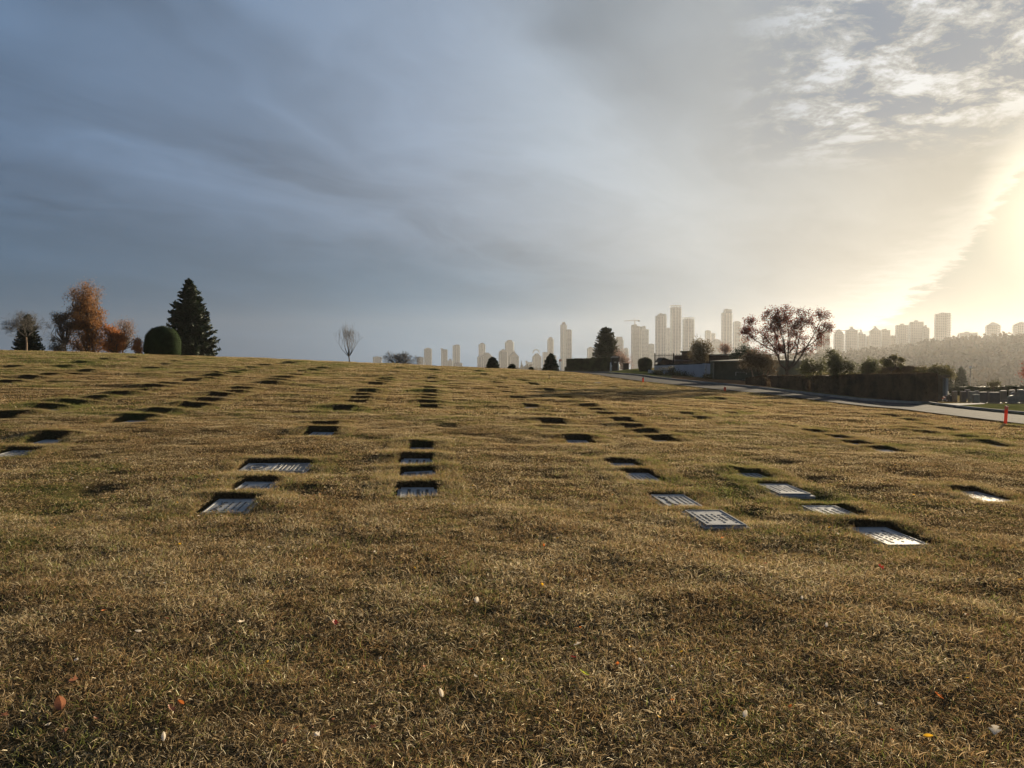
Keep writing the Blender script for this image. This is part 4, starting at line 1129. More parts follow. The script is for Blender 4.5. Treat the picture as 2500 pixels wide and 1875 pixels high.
def wall_mesh(a, b, thick, parent, name, m, inv):
    """a, b: (px, depth, top_py, base_py)"""
    pa, qa, pb, qb = W(*a[:2], a[2]), W(*a[:2], a[3]), W(*b[:2], b[2]), W(*b[:2], b[3])
    d = (qb - qa); d.z = 0; d.normalize(); nr = Vector((-d.y, d.x, 0))
    if nr.dot(qa) < 0: nr = -nr
    pts = [qa, qb, pb, pa]; vs = [p - inv for p in pts] + [p + nr * thick - inv for p in pts]
    return MB().add(vs, [(0, 1, 2, 3), (7, 6, 5, 4), (0, 4, 5, 1), (1, 5, 6, 2), (2, 6, 7, 3), (3, 7, 4, 0)]).build(name, m, parent)
o = W(1597, 72, 930)
t = thing('garden_wall', o, 'low blue grey painted wall with a dark coping behind shrubs', 'wall')
wall_mesh((1597, 72, 893, 936), (1716, 64.5, 889, 942), .25, t, 'wall', BLUEW, o)
wall_mesh((1721, 64.2, 889, 942), (1734, 63.3, 888, 942), .25, t, 'wall', BLUEW, o)
wall_mesh((1715, 64.1, 887.5, 942), (1721.5, 63.8, 887.5, 942), .4, t, 'pier', BLUEW, o)
wall_mesh((1596, 72.2, 890.2, 892.9), (1734, 63.5, 885.5, 887.4), .45, t, 'coping', DKROOF, o)
o = W(1735, 62, 938)
t = thing('low_building', o, 'low olive brown building with a shallow roof behind the orange stake', 'building')
wall_mesh((1741, 62.3, 884.5, 941), (1862, 58, 882.5, 943), 5.0, t, 'wall', OLIVEW, o)
wall_mesh((1734, 62.4, 884, 941), (1741, 62.15, 884, 941), .3, t, 'corner_post', mat('olive_trim', (0.16, 0.16, 0.11), .8), o)
wall_mesh((1740.3, 62.0, 886, 940), (1741.6, 61.95, 886, 940), .1, t, 'corner_trim', TRIM, o)
wall_mesh((1733, 61.9, 881.6, 884), (1864, 57.7, 879.5, 882), 5.6, t, 'eaves', mat('eaves_grey', (0.13, 0.13, 0.11), .7), o)
rf = MB(); A, B = W(1733, 62, 881), W(1864, 57.8, 879); up = Vector((0, 0, 1)); d = (B - A).normalized(); nr = Vector((-d.y, d.x, 0)); nr = nr if nr.dot(A) > 0 else -nr
mid = W(1800, 59.7, 875) + nr * 2.4
rf.add([A - o, B - o, mid + d * 1.2 - o, mid - d * 1.2 - o, A + nr * 5.6 - o, B + nr * 5.6 - o], [(0, 1, 2, 3), (5, 4, 3, 2), (4, 0, 3), (1, 5, 2)])
rf.build('roof', mat('grey_roof', (0.14, 0.14, 0.11), .8, .2, 2), t)
def frame(parent, inv, px0, px1, y0, y1, depth, m, name='vent_frame', w=1.3):
    mb = MB()
    for (a, b, c, e) in ((px0, px1, y0, y0 + w), (px0, px1, y1 - w, y1), (px0, px0 + w, y0 + w, y1 - w), (px1 - w, px1, y0 + w, y1 - w)):
        p = [W(a, depth, c), W(b, depth, c), W(b, depth, e), W(a, depth, e)]; f = Vector((math.sin(YAW), math.cos(YAW), 0)) * .08
        mb.add([q - inv for q in p] + [q + f - inv for q in p], [(0, 3, 2, 1), (4, 5, 6, 7), (0, 1, 5, 4), (1, 2, 6, 5), (2, 3, 7, 6), (3, 0, 4, 7)])
    return mb.build(name, m, parent)
frame(t, o, 1756, 1773.5, 928, 937.5, 61.0, TRIM)
frame(t, o, 1791, 1808, 927.5, 937, 59.8, mat('dull_trim', (0.15, 0.135, 0.10), .8))
frame(t, o, 1812, 1829, 926, 936.5, 59.1, mat('dull_trim', (0.15, 0.135, 0.10), .8))
mb = MB()
for (a, b, c, e) in ((1796, 1797.3, 908.5, 917), (1796, 1823, 908, 909.2), (1822, 1823.3, 908.5, 914)):
    p = [W(a, 59, c), W(b, 59, c), W(b, 59, e), W(a, 59, e)]; f = Vector((.01, .06, 0)); mb.add([q - o for q in p] + [q + f - o for q in p], [(0, 3, 2, 1), (4, 5, 6, 7), (0, 1, 5, 4), (1, 2, 6, 5), (2, 3, 7, 6), (3, 0, 4, 7)])
mb.build('pipe', TRIM, t)
# dark brick buildings behind the wall
o = W(1690, 84, 890)
t = thing('brick_building', o, 'dark brick building with a squat chimney behind the blue grey wall', 'building')
wall_mesh((1646, 84, 868.5, 895), (1736, 80, 865, 897), 6, t, 'wall', BRICKM, o)
wall_mesh((1664, 82.5, 861, 869), (1681, 82, 861, 868.5), 1.0, t, 'chimney', BRICKM, o)
wall_mesh((1660.5, 82.3, 857, 861), (1683.5, 81.7, 857, 861), 1.3, t, 'chimney_cap', DKROOF, o)
MB().tube([W(1669.5, 82.6, 857.3) - o, W(1669.5, 82.6, 849) - o], [.03, .03], 5).build('flue_pipe', TRIM, t)
o = W(1766, 76, 890)
t = thing('flat_roofed_building', o, 'long dark flat roofed building with a sunlit roof edge', 'building')
wall_mesh((1730, 77, 868, 893), (1800, 74, 866, 893), 5, t, 'wall', BRICKM, o)
wall_mesh((1733, 76.4, 865.5, 868), (1800, 73.5, 863.5, 866), 5.8, t, 'roof', mat('roof_sheet', (0.22, 0.2, 0.17), .35, .2, 2, spec=.6), o)
o = W(1625, 80, 892)
t = thing('gabled_shed', o, 'small dark shed with a pointed gable roof behind the iron fence', 'shed')
wall_mesh((1605, 81, 877.5, 895), (1638, 79, 881, 895), 3, t, 'wall', BRICKM, o)
g = MB(); pr = [(1611, 884), (1620, 872.5), (1640, 880), (1641.5, 883), (1620, 875.5), (1613, 884)]
pl = [W(a, 79, b) - o for a, b in pr]; f = Vector((.3, 3, 0)); n = len(pl)
g.add(pl + [q + f for q in pl], [tuple(range(n)), tuple(range(2 * n - 1, n - 1, -1))] + [(i, (i + 1) % n, n + (i + 1) % n, n + i) for i in range(n)]); g.build('roof', DKROOF, t)
# iron fence
o = W(1630, 76, 892)
t = thing('iron_fence', o, 'black iron picket fence standing on the blue grey wall', 'fence')
first = None
for k in range(24):
    px = 1598 + k * 2.95; d = 72 - k * .16
    p = W(px, d, 865.5 + (k % 3) * .4)
    if first is None:
        Hh = (891 - 865) / FPX * d; first = MB().tube([(0, 0, -Hh), (0, 0, 0), (0, 0, .09)], [.02, .02, .003], 4).mesh('picket')
    link('picket', first, t, None if len(first.materials) else IRON).location = p - o
for yy, yb in ((868, 867), (889.5, 888.5)):
    MB().tube([W(1598, 72, yy) - o, W(1667, 68.2, yb) - o], [.022, .022], 4).build('rail', IRON, t)
for px in (1598.5, 1644):
    MB().tube([W(px, 72 - (px - 1598) * .055, 892) - o, W(px, 72 - (px - 1598) * .055, 862) - o], [.045, .045], 5).build('post', IRON, t)
# shrubs in front of the wall
clump_tree('dark_shrub', 1640, 66, [(1612,918,20,14,20),(1640,918,22,16,24),(1668,922,18,14,18),(1690,928,16,10,14),(1703,931,7,7,6),(1600,924,12,10,8)],
           'broad dark shrub in front of the blue grey wall', OLIVE, n=7000, sigma=.20, size=.05, seed=71, cat='shrub', twig=False)
clump_tree('small_dark_shrub', 1728, 62, [(1728,927,11,11,14)], 'small dark shrub between the blue grey wall and the low building', OLIVE, n=1300, sigma=.16, size=.05, seed=72, cat='shrub', twig=False)
clump_tree('feathery_conifer', 1709, 78, [(1710,865,26,18,30),(1703,845,16,12,16),(1725,850,12,10,8),(1712,880,22,8,12)], 'feathery brown conifer above the brick building', mat('brown_needles', (0.13, 0.10, 0.055), .8, .3, 1, trans=.35), n=4200, sigma=.24, size=.06, seed=73, elong=1.9)
clump_tree('twiggy_shrub', 1769, 79, [(1769,852,15,10,18)], 'small twiggy shrub above the sunlit roof edge', PINKT, n=900, sigma=.2, size=.05, seed=74, elong=2.0, cat='shrub')
clump_tree('dark_evergreen_bush', 1812, 72, [(1800,868,18,10,16),(1818,858,16,12,16),(1835,866,14,14,14)], 'dark green bush behind the low building roof', mat('deep_green', (0.03, 0.05, 0.025), .7, .3, 1, trans=.2), n=3500, sigma=.22, size=.06, seed=75, cat='bush', twig=False)
# small tree in front of the low building
t = clump_tree('spreading_small_tree', 1852, 55, [(1850,872,34,20,50),(1825,882,20,16,20),(1878,885,22,18,24),(1858,892,30,12,24),(1885,905,10,10,8),(1815,900,10,8,6)],
           'grey brown leafy small tree with several stems in front of the low building', mat('grey_olive_leaves', (0.115, 0.09, 0.06), .8, .3, 1, trans=.35), n=8500, sigma=.17, size=.042, seed=76,
           trunk_pts=[(0, 0, -.3), (.02, 0, .5), (-.1, 0, 1.3)])
for k, (dx, tx) in enumerate(((-.35, -.55), (.25, .45), (.4, .9))):
    MB().tube([(dx, .1 * k, -.2), (dx * 1.1, 0, .35), (tx, 0, 1.1)], [.055, .05, .035], 6).build('stem', mat('pale_bark', (0,0,0)), t)
# tree with red leaves
def red_tree():
    D = 50.0; t = tree_root('red_leaved_tree', 1921, D, 'spreading tree with thin red leaves on its left half, behind the brown hedge', 'tree')
    t.location.z = EYE - (922 - HORIZ) / FPX * D; o = t.location.copy(); rs = np.random.RandomState(8)
    def P(px, py, dy=0): return W(px, D, py) - o + Vector((0.1, 1, 0)).normalized() * dy
    MB().tube([P(1921, 925), P(1921, 908), P(1918, 900)], [.13, .10, .085], 8).build('trunk', BARK, t)
    mb = MB(); tips = []
    limbs = [[(1918,901),(1906,890),(1902,868),(1890,845),(1870,820),(1845,800)], [(1920,900),(1918,880),(1913,862),(1908,835),(1895,800),(1885,780)], [(1920,900),(1925,885),(1926,862),(1930,830),(1928,795),(1925,775)],
             [(1923,902),(1938,885),(1947,866),(1953,840),(1962,805),(1968,780)], [(1923,903),(1940,891),(1958,868),(1972,845),(1990,815),(2003,785)], [(1947,866),(1966,850),(1988,835),(2005,822),(2012,812)], [(1902,868),(1892,860),(1872,848),(1850,835),(1832,825)],
             [(1926,862),(1940,845),(1945,820),(1948,795)], [(1913,862),(1900,848),(1892,822),(1872,795)]]
    for li, L in enumerate(limbs):
        dy = rs.uniform(-.9, .9); pts = [P(x, y, dy * i / len(L)) for i, (x, y) in enumerate(L)]
        mb.tube(pts, list(np.linspace(.075 if li < 5 else .045, .016, len(pts))), 5, cap=False)
        for i in range(2, len(pts)):
            for k in range(3 if i < len(pts) - 1 else 5):
                dd = (pts[i] - pts[i - 1]).normalized() + Vector(rs.normal(0, .65, 3)); branchy(mb, pts[i], dd, .31, .018, 3, rs, .55, .1, .0075, 3, (2, 2), tips, bend=.25, side=1)
    mb.build('branches', BARK, t)
    T = np.array([tuple(p) for p in tips]); left = T[:, 0] < (P(1950, 800).x)
    rs2 = np.random.RandomState(9); sel = np.where(left | (rs2.uniform(0, 1, len(T)) < .7))[0]; low = T[sel, 2] > P(1900, 862).z; sel = sel[low]
    C = crown_points(rs2, T[sel], 15000, .12); V, F = leaf_quads(C, .038 * rs2.uniform(.6, 1.4, len(C)), rs2, .3, 1.3)
    link('crown', np_mesh('crown', V, F), t, REDL)
red_tree()
for (a, d, cl, lab, sd_, n) in [
    (1985, 45, [(1975,895,20,20,20),(2000,890,14,18,14),(1960,905,10,12,8),(1990,905,24,12,14)], 'green shrub with pale leaf edges right of the red leaved tree', 81, 3000),
    (2050, 43, [(2035,885,20,20,26),(2030,868,10,10,8),(2060,895,24,18,26),(2078,900,8,14,8),(2040,905,30,12,16)], 'broad dark green bush showing over the middle of the brown hedge', 82, 5200),
    (2118, 42.5, [(2112,898,12,14,14),(2128,895,12,14,14),(2140,888,6,6,4),(2118,907,20,8,8)], 'ragged green shrub over the brown hedge, next to the flat branched pine', 83, 2400)]:
    clump_tree('shrub', a, d, cl, lab, OLIVEG, n=n, sigma=.14, size=.038, seed=sd_, cat='shrub', group=None)
clump_tree('flat_branched_pine', 2176, 50, [(2165,880,14,4,10),(2185,873,16,3,10),(2195,880,12,3,8),(2172,890,18,4,10),(2192,893,14,3,8),(2158,886,8,3,4)], 'small pine with flat layered branches above the taller brown hedge', OLIVE, n=1900, sigma=.09, size=.045, seed=84, flat=.5, elong=1.6)

# vault with planted roof
o = W(2290, 47, 985)
t = thing('vault', o, 'small dark vault with blue grey doors under an overgrown flat roof', 'building')
wall_mesh((2240, 47.0, 920, 987), (2269, 47.0, 920, 987), 1.1, t, 'wall', mat('brown_stone', (0.11, 0.09, 0.065), .85, .3, 2), o)
wall_mesh((2269, 46.9, 921, 987), (2308, 46.9, 921, 983), 1.1, t, 'wall', mat('brown_stone', (0,) * 3), o)
wall_mesh((2271, 46.85, 924, 979), (2286, 46.85, 924, 979), .08, t, 'door', BLUEW, o)
wall_mesh((2308.5, 46.6, 923, 968), (2315.5, 46.6, 923, 968), .3, t, 'side_panel', mat('dull_blue_panel', (0.30, 0.33, 0.33), .8), o)
wall_mesh((2238, 46.5, 915, 920.5), (2319, 46.5, 915, 921), 1.8, t, 'roof', mat('brown_stone', (0,) * 3), o)
rs = np.random.RandomState(90); cl = np.concatenate([ellipsoid_clumps(rs, tuple(W(cx, 47.5, cy) - o), (r / FPX * 47, 1.2, rz / FPX * 47), k) for cx, cy, r, rz, k in [(2275,905,22,9,30),(2290,903,16,8,20),(2305,915,12,5,14),(2258,912,14,8,14)]])
V, F = leaf_quads(crown_points(rs, cl, 4200, .13), .045, rs); link('roof_plants', np_mesh('roof_plants', V, F), t, OLIVE)

# ------------------------------------------------------------------ upright headstones
STONE = mat('dark_headstone', (0.055, 0.052, 0.048), .35, .3, 3, spec=.6)
STONE2 = mat('green_grey_headstone', (0.13, 0.145, 0.125), .45, .25, 3, spec=.5)
STONE3 = mat('brown_headstone', (0.10, 0.08, 0.062), .4, .25, 3, spec=.5)
def headstone(px0, px1, top, base, depth, label, m=STONE, arch=False, slant=0, cap=True):
    w = (px1 - px0) / FPX * depth; p = W((px0 + px1) / 2, depth, base); H = (base - top) / FPX * depth
    t = thing('headstone', p, label, 'headstone', rz=-YAW + slant, group='upright headstones beyond the road')
    MB().box(-w * .62, w * .62, -.2, .2, -.25, .12).build('base', STONE3, t)
    if arch: poly = [(-w / 2, .12), (w / 2, .12), (w / 2, H * .8), (w * .32, H * .95), (0, H), (-w * .32, H * .95), (-w / 2, H * .8)]
    else: poly = [(-w / 2, .12), (w / 2, .12), (w / 2, H - .03), (w / 2 - .03, H), (-w / 2 + .03, H), (-w / 2, H - .03)]
    MB().prism_y(poly, -.09, .11).build('stone', m, t)
    if cap: MB().box(-w / 2 + .01, w / 2 - .01, -.075, .095, H + .001, H + .014).build('lit_top', mat('lit_top', (0.55, 0.53, 0.48), .25, spec=.8), t)  # pale slab stands in for sunlight on the stone's top face
    return t
HS = [(2260,2274,963,987,44.5,'dark headstone right of the pink bouquet',STONE),(2273,2281,959,982,49,'narrow headstone directly in front of the blue grey vault door',STONE),
      (2298,2307,959.5,983,49,'dull headstone by the right corner of the vault',STONE3),(2310,2322,966,989,43.5,'black headstone with white flowers on top',STONE),
      (2326,2336,955.5,986,50,'brown headstone just right of the flower topped one',STONE3),(2346,2358,956,986,49,'wide brown headstone left of the pair standing one behind the other',STONE3),
      (2357,2368,951.5,976,57,'small rear headstone close under the hedge top, left group',STONE),(2366,2379,956,986,49,'headstone in front of the small rear one, left group',STONE2),
      (2381,2389,954.5,978,55,'narrow rear headstone in the middle of the row',STONE2),(2376,2391,963.5,987,45.5,'lower green grey headstone standing forward in the middle of the row',STONE2),
      (2391,2411,957,987,49.5,'broad black headstone without a bright top',STONE),(2415,2440,958,988,48,'widest headstone with a long bright top',STONE),
      (2443,2457,954,980,54,'brown rear headstone right of the widest one',STONE3),(2465,2478,952.5,976,57,'rear headstone at the right with a short bright top',STONE),
      (2469,2486,956.5,984,52,'dark headstone half behind the low arched one',STONE),(2462,2485,965,988,46.5,'low arched green grey headstone behind the orange stake',STONE2),
      (2485,2502,951,981,50,'pale green grey slab cut by the right edge of the picture',STONE2)]
for h in HS: headstone(*h[:6], m=h[6], arch='arched' in h[5], cap='without' not in h[5] and 'arched' not in h[5] and 'slab' not in h[5])
for k, (px, w_) in enumerate(((2516, 14), (2540, 18), (2563, 12), (2590, 16))):
    pass
# flowers on graves
def bouquet(px, py, depth, r_px, label, cols, n=40, seed=1):
    p = W(px, depth, py); t = thing('bouquet', p, label, 'flowers'); rs = np.random.RandomState(seed); r = r_px / FPX * depth
    base = EYE - (988 - HORIZ) / FPX * depth - p.z
    MB().tube([(0, 0, base), (0, 0, 0)], [.05, .08], 6).build('vase', STONE3, t)
    for c in cols:
        C = rs.normal(size=(n, 3)) * r * .5; C[:, 2] = np.abs(C[:, 2]) + rs.uniform(-.1, .1, n); V, F = leaf_quads(C, .035, rs, 0, 1)
        link('petals', np_mesh('petals', V, F), t, mat('petal_%s' % c, {'pink': (.55, .22, .18), 'white': (.8, .78, .72), 'green': (.06, .09, .03)}[c], .6, trans=.3))
bouquet(2241, 968, 44, 9, 'pink wreath of flowers at the end of the brown hedge', ['pink', 'green'], 60)
bouquet(2317, 963, 43.3, 4, 'small white flowers on top of a black headstone', ['white'], 14, 2)
bouquet(2307, 976, 43, 5, 'white flowers standing low beside the black headstone', ['white', 'pink'], 26, 3)

# ------------------------------------------------------------------ small things on the lawn and by the road
ORANGE = mat('orange_paint', (0.85, 0.17, 0.07), .6, trans=.3)
def stake(px, base, top, wpx, depth, label, m=ORANGE, band=True, lean=0.0):
    p = W(px, depth, base); H = (base - top) / FPX * depth; w = wpx / FPX * depth / 2
    t = thing('marker_stake', p, label, 'stake', rz=-YAW); t.rotation_euler.y = lean
    MB().box(-w, w, -w * .5, w * .5, -.25, H * .80).build('post', m, t)
    MB().box(-w * 1.12, w * 1.12, -w * .6, w * .6, H * .80, H * .965, top=1.0).box(-w * .8, w * .8, -w * .4, w * .4, H * .965, H).build('reflective_head' if band else 'cap', mat('coral_tape', (0.8, 0.22, 0.13), .5) if band else m, t)
def lawn_d(px, py): x, y = at(px, py); return x * math.sin(YAW) + y * math.cos(YAW)
stake(2456, 1036, 991, 6.2, lawn_d(2456, 1036), 'tall orange stake at the right edge of the lawn by the road', lean=.05)
stake(1770, 955, 945, 5, lawn_d(1770, 955), 'small orange stake at the lawn edge before the low building')
stake(1570, 933.5, 921.5, 3.6, lawn_d(1570, 933.5), 'orange and white stake at the lawn edge below the white sign')
stake(1340.5, 926.5, 916.5, 1.6, lawn_d(1340, 926.5), 'thin dark stake alone on the grass near the crest', m=IRON, band=False)
# sign
p = W(1589, 70, 927); t = thing('road_sign', p, 'small white two line sign on a leaning post before the clipped cone bush', 'sign', rz=-YAW)
k = 70 / FPX
MB().tube([(.12, 0, -.2), (-.05, 0, 21 * k)], [.03, .03], 6).build('post', IRON, t)
R = Matrix.Rotation(.10, 4, 'Y')
MB().box(-9 * k, 9 * k, -.05, -.02, 15.5 * k, 23.5 * k, R=R).build('panel', mat('sign_white', (.62, .62, .62), .6), t)
mb = MB()
for r_, a, b in ((21.3, -8, 6), (18.2, -8, 8)):
    x = a
    while x < b: mb.box(x * k, (x + 1.1) * k, -.053, -.05, (r_ - .6) * k, (r_ + .6) * k, R=R); x += 1.7
tag(mb.build('lettering', mat('sign_lettering', (.16, .17, .18), .7), t), kind='stuff')
# pair of leaning posts, white with orange
for px, lab, ln in ((1363.5, 'left one of two leaning white and orange posts beside the conifer', .10), (1368.5, 'right one of two leaning white and orange posts beside the hedge', .04)):
    p = W(px, 78, 905); t = thing('leaning_post', p, lab, 'post', rz=-YAW); t.rotation_euler.y = ln; H = 28 / FPX * 78
    MB().box(-.05, .05, -.04, .04, -.2, H * .8).build('pole', WHITE, t); MB().box(-.055, .055, -.045, .045, H * .8, H).build('tip', mat('faded_orange', (.45, .17, .08), .7), t)
# kiosk at the hedge's end
p = W(1502, 86, 905); t = thing('kiosk', p, 'dark narrow kiosk with a pale rounded roof at the end of the long hedge', 'kiosk', rz=-YAW); k = 86 / FPX
MB().box(-10 * k, 7 * k, -.3, .4, -.3, 31 * k).build('body', DKROOF, t)
MB().box(7 * k, 10 * k, -.2, .5, -.3, 35 * k).build('side_panel', mat('dark_red_board', (.05, .012, .01), .8), t)
MB().prism_y([(-10.5 * k, 31 * k), (7 * k, 31 * k), (7 * k, 35 * k), (-4 * k, 35.5 * k), (-8 * k, 33.5 * k)], -.35, .45).build('roof', mat('pale_roof', (.30, .29, .25), .6), t)
MB().box(-3.5 * k, 2 * k, -.33, -.3, 19 * k, 22 * k).build('plate', mat('grey_plate', (.2, .21, .2), .5), t)
p = W(1528, 88, 903); t = thing('litter_bin', p, 'square dark litter bin right of the kiosk', 'litter bin', rz=-YAW); k = 88 / FPX
MB().box(-6.5 * k, 6.5 * k, -.3, .3, -.2, 14 * k, top=.97).build('body', mat('brown_bin', (.05, .04, .03), .7), t); MB().box(-7 * k, 7 * k, -.33, .33, 14 * k, 16 * k).build('lid', DKROOF, t)
for px, py, lab in ((1491, 904, 'small white statue at the left foot of the kiosk'), (1510.5, 903, 'small white statue at the right foot of the kiosk')):
    p = W(px, 85, py); t = thing('statue', p, lab, 'statue', rz=-YAW)
    MB().tube([(0, 0, -.1), (0, 0, .3), (.03, 0, .5), (-.02, 0, .68), (0, 0, .78), (0, 0, .88)], [.1, .09, .11, .05, .07, .02], 7).build('figure', WHITE, t, True)
    MB().box(-.14, .14, -.12, .12, -.25, -.05).build('plinth', GRANITE, t)
# lamp
p = W(2369, 120, 960); t = thing('street_lamp', p, 'thin street lamp with a bright white globe before the far wood', 'street lamp'); H = 62 / FPX * 120
MB().tube([(0, 0, -3), (0, 0, H - .2)], [.06, .045], 7).build('pole', mat('lamp_pole', (.2, .19, .17), .6), t)
bm = bmesh.new(); bmesh.ops.create_uvsphere(bm, u_segments=16, v_segments=10, radius=.2); me = bpy.data.meshes.new('globe'); bm.to_mesh(me); bm.free()
g = link('globe', me, t, mat('lamp_globe', (.9, .87, .78), .15, spec=.8)); g.location = (0, 0, H)
MB().tube([(0, 0, H - .26), (0, 0, H - .16)], [.09, .12], 8).build('collar', IRON, t)

# nearer trees by the wood
conifer('valley_conifer', 2314, 150, 893, 26, 'slim hazy conifer right of the vault', mat('hazy_conifer', (0.06, 0.07, 0.03), .8, .3, .3, trans=.2), 91, base_py=965, shape=.6)
conifer('valley_conifer', 2347, 145, 897, 36, 'broader hazy conifer behind the dark hedge, right of the slim one', mat('hazy_conifer', (0,) * 3), 92, base_py=965, shape=.5)
clump_tree('red_edge_tree', 2518, 60, [(2516,903,13,12,20),(2520,885,12,10,10),(2509,913,9,4,6)], 'red leaved branches reaching in from the right edge of the picture', mat('bright_red_leaves', (0.17, 0.045, 0.03), 1, .2, 1, trans=.5), n=1500, sigma=.2, size=.06, seed=93)
clump_tree('flat_shrub', 2425, 63, [(2425,938,12,3,10),(2435,937,8,3,5)], 'flat topped pine shrub above the long dark hedge at the right', OLIVE, n=600, sigma=.12, size=.05, seed=94, cat='shrub')
#@@SECTION4
# ------------------------------------------------------------------ far towers
def tower_mat(name, wall, glass, fh):
    m = bpy.data.materials.new(name); m.use_nodes = True; t = NT(m.node_tree); bs = t.n['Principled BSDF']
    tc = t.add('ShaderNodeTexCoord').outputs['Object']; sp = t.add('ShaderNodeSeparateXYZ'); t.l.new(tc, sp.inputs[0])
    fz = t.math('FRACT', t.math('DIVIDE', sp.outputs[2], fh)); h = t.math('ADD', sp.outputs[0], sp.outputs[1]); fx = t.math('FRACT', t.math('DIVIDE', h, 3.1))
    win = t.math('MULTIPLY', t.math('GREATER_THAN', fz, .35), t.math('GREATER_THAN', fx, .25))
    n = t.noise(tc, .25, 2); c = t.mix(win, wall, t.mix(t.mapr(n, .4, .6), glass, tuple(g * 1.8 for g in glass)))
    t.l.new(c, bs.inputs['Base Color']); bs.inputs['Roughness'].default_value = .55
    t.l.new(t.math('SUBTRACT', .8, t.math('MULTIPLY', win, .6)), bs.inputs['Roughness'])
    return m
TM = [tower_mat('tower_pale', (.34, .37, .40), (.07, .09, .11), 3.1), tower_mat('tower_grey', (.22, .24, .255), (.06, .075, .09), 3.1), tower_mat('tower_glass', (.28, .32, .36), (.10, .13, .15), 3.3), tower_mat('tower_brown', (.26, .22, .18), (.06, .06, .06), 3.0)]
SLAB = mat('pale_slab', (.62, .62, .60), .7)
ROOFM = mat('tower_roof', (.2, .2, .2), .8)
def gtop(d): return -25.0
def tower(px0, px1, top, depth, label, style='flat', m=0, rot=None, cap=None, balc='', steps=None, crown=None, base=None, fh=3.1, deep=.85):
    if rot is None: rot = .30 if px0 < 1850 else .12
    w_ = (px1 - px0) / FPX * depth; c = (px0 + px1) / 2; ca, sa = abs(math.cos(rot)), abs(math.sin(rot))
    w = w_ / (ca + deep * sa) * (.93 if balc else 1); dp = w * deep
    p = W(c, depth + w_ * .5); zb = p.z - 6 if base is None else base
    H = (EYE - (top - HORIZ) / FPX * depth) - zb
    t = thing('apartment_tower', (p.x, p.y, zb), label, 'tower', rz=-math.atan((c - 1250) / FPX) - YAW + rot); k = depth / FPX
    b = MB(); hw, hd = w / 2, dp / 2; ch = w * .12; low = H * .5
    def octo(hw, hd, c): return [(-hw + c, -hd), (hw - c, -hd), (hw, -hd + c), (hw, hd - c), (hw - c, hd), (-hw + c, hd), (-hw, hd - c), (-hw, -hd + c)]
    if style == 'flat': b.prism(octo(hw, hd, ch * .5), 0, H)
    elif style == 'round': b.prism(octo(hw, hd, ch), 0, H * 1.0 - 3 * k); b.prism(octo(hw * .82, hd * .82, ch), H - 3 * k, H)
    elif style == 'stepl': b.prism(octo(hw, hd, ch * .4), 0, H - steps * k); b.box(-hw + .25 * w, hw - .5, -hd + .5, hd - .5, H - steps * k, H)
    elif style == 'stepr': b.prism(octo(hw, hd, ch * .4), 0, H - steps * k); b.box(-hw + .5, hw - .4 * w, -hd + .5, hd - .5, H - steps * k, H)
    elif style == 'stepc': b.prism(octo(hw, hd, ch * .4), 0, H - steps * k); b.prism(octo(hw * .8, hd * .8, ch * .4), H - steps * k, H - steps * k * .5); b.prism(octo(hw * .55, hd * .6, ch * .4), H - steps * k * .5, H)
    elif style == 'gable':
        b.box(-hw, hw, -hd, hd, 0, H - steps * k)
        g = MB(); g.prism_y([(-hw * .98, H - steps * k), (hw * .98, H - steps * k), (hw * .45, H - steps * k * .55), (0, H), (-hw * .45, H - steps * k * .55)], -hd * .98, hd * .98); g.build('gable_roof', ROOFM, t)
    elif style == 'arch':
        b.prism(octo(hw, hd, ch * .5), 0, H - steps * k); g = MB()
        g.prism_y([(hw * .8 * math.cos(a), H - steps * k + steps * k * math.sin(a)) for a in np.linspace(0, PI, 11)], -hd * .9, hd * .9); g.build('arched_roof', ROOFM, t)
    b.build('body', TM[m], t)
    if cap:
        cm = MB(); cm.box(cap[0] * k - 0, cap[1] * k, -hd * .45, hd * .45, H, H + cap[2] * k); cm.build('rooftop_box', ROOFM, t)
    else: MB().box(-hw * .3, hw * .25, -hd * .3, hd * .3, H, H + 1.5).build('rooftop_box', ROOFM, t)
    Hs = H - (steps or 0) * k - 1; nf = int(Hs / fh)
    # floor slabs and balconies: thin plates proud of the body, one mesh (too fine to pick apart)
    s = MB(); z0 = max(0, nf - int(165 * 1.0 * k / fh))
    for i in range(z0, nf):
        z = (i + 1) * fh
        if 'r' in balc: s.box(hw * .55, hw + w * .075, -hd - .9, hd * .6, z, z + .45)
        if 'l' in balc: s.box(-hw - w * .075, -hw * .55, -hd - .9, hd * .6, z, z + .45)
        if 'c' in balc: s.box(-hw * .25, hw * .25, -hd - 1.4, -hd + .2, z, z + .45)
        if 's' in balc: s.box(-hw - .25, hw + .25, -hd - .25, hd + .25, z, z + .3)
    if s.v: tag(s.build('balcony_slabs', SLAB, t), kind='stuff')
    f = MB()
    for u in ((-.98, .97) if m != 2 else (-.98, -.2, .35, .97)): f.box(hw * u - .35, hw * u + .35, -hd - .55, -hd + .1, 0, Hs)
    f.build('wall_piers', SLAB, t)
    if crown:
        c_ = MB(); z1 = H + crown * k
        for u in np.linspace(-1, 1, 6): c_.box(hw * u * .97 - .4, hw * u * .97 + .4, -hd, -hd + .8, H, z1)
        for (a, b2, c0, c1) in ((-hw, hw, -hd, -hd + .8), (-hw, hw, hd - .8, hd), (-hw, -hw + .8, -hd, hd), (hw - .8, hw, -hd, hd)): c_.box(a, b2, c0, c1, z1, z1 + 1.2)
        for u in (-.97, .97): c_.box(hw * u - .4, hw * u + .4, hd - .8, hd, H, z1)
        c_.build('crown_frame', SLAB, t)
    return t
N = 2200
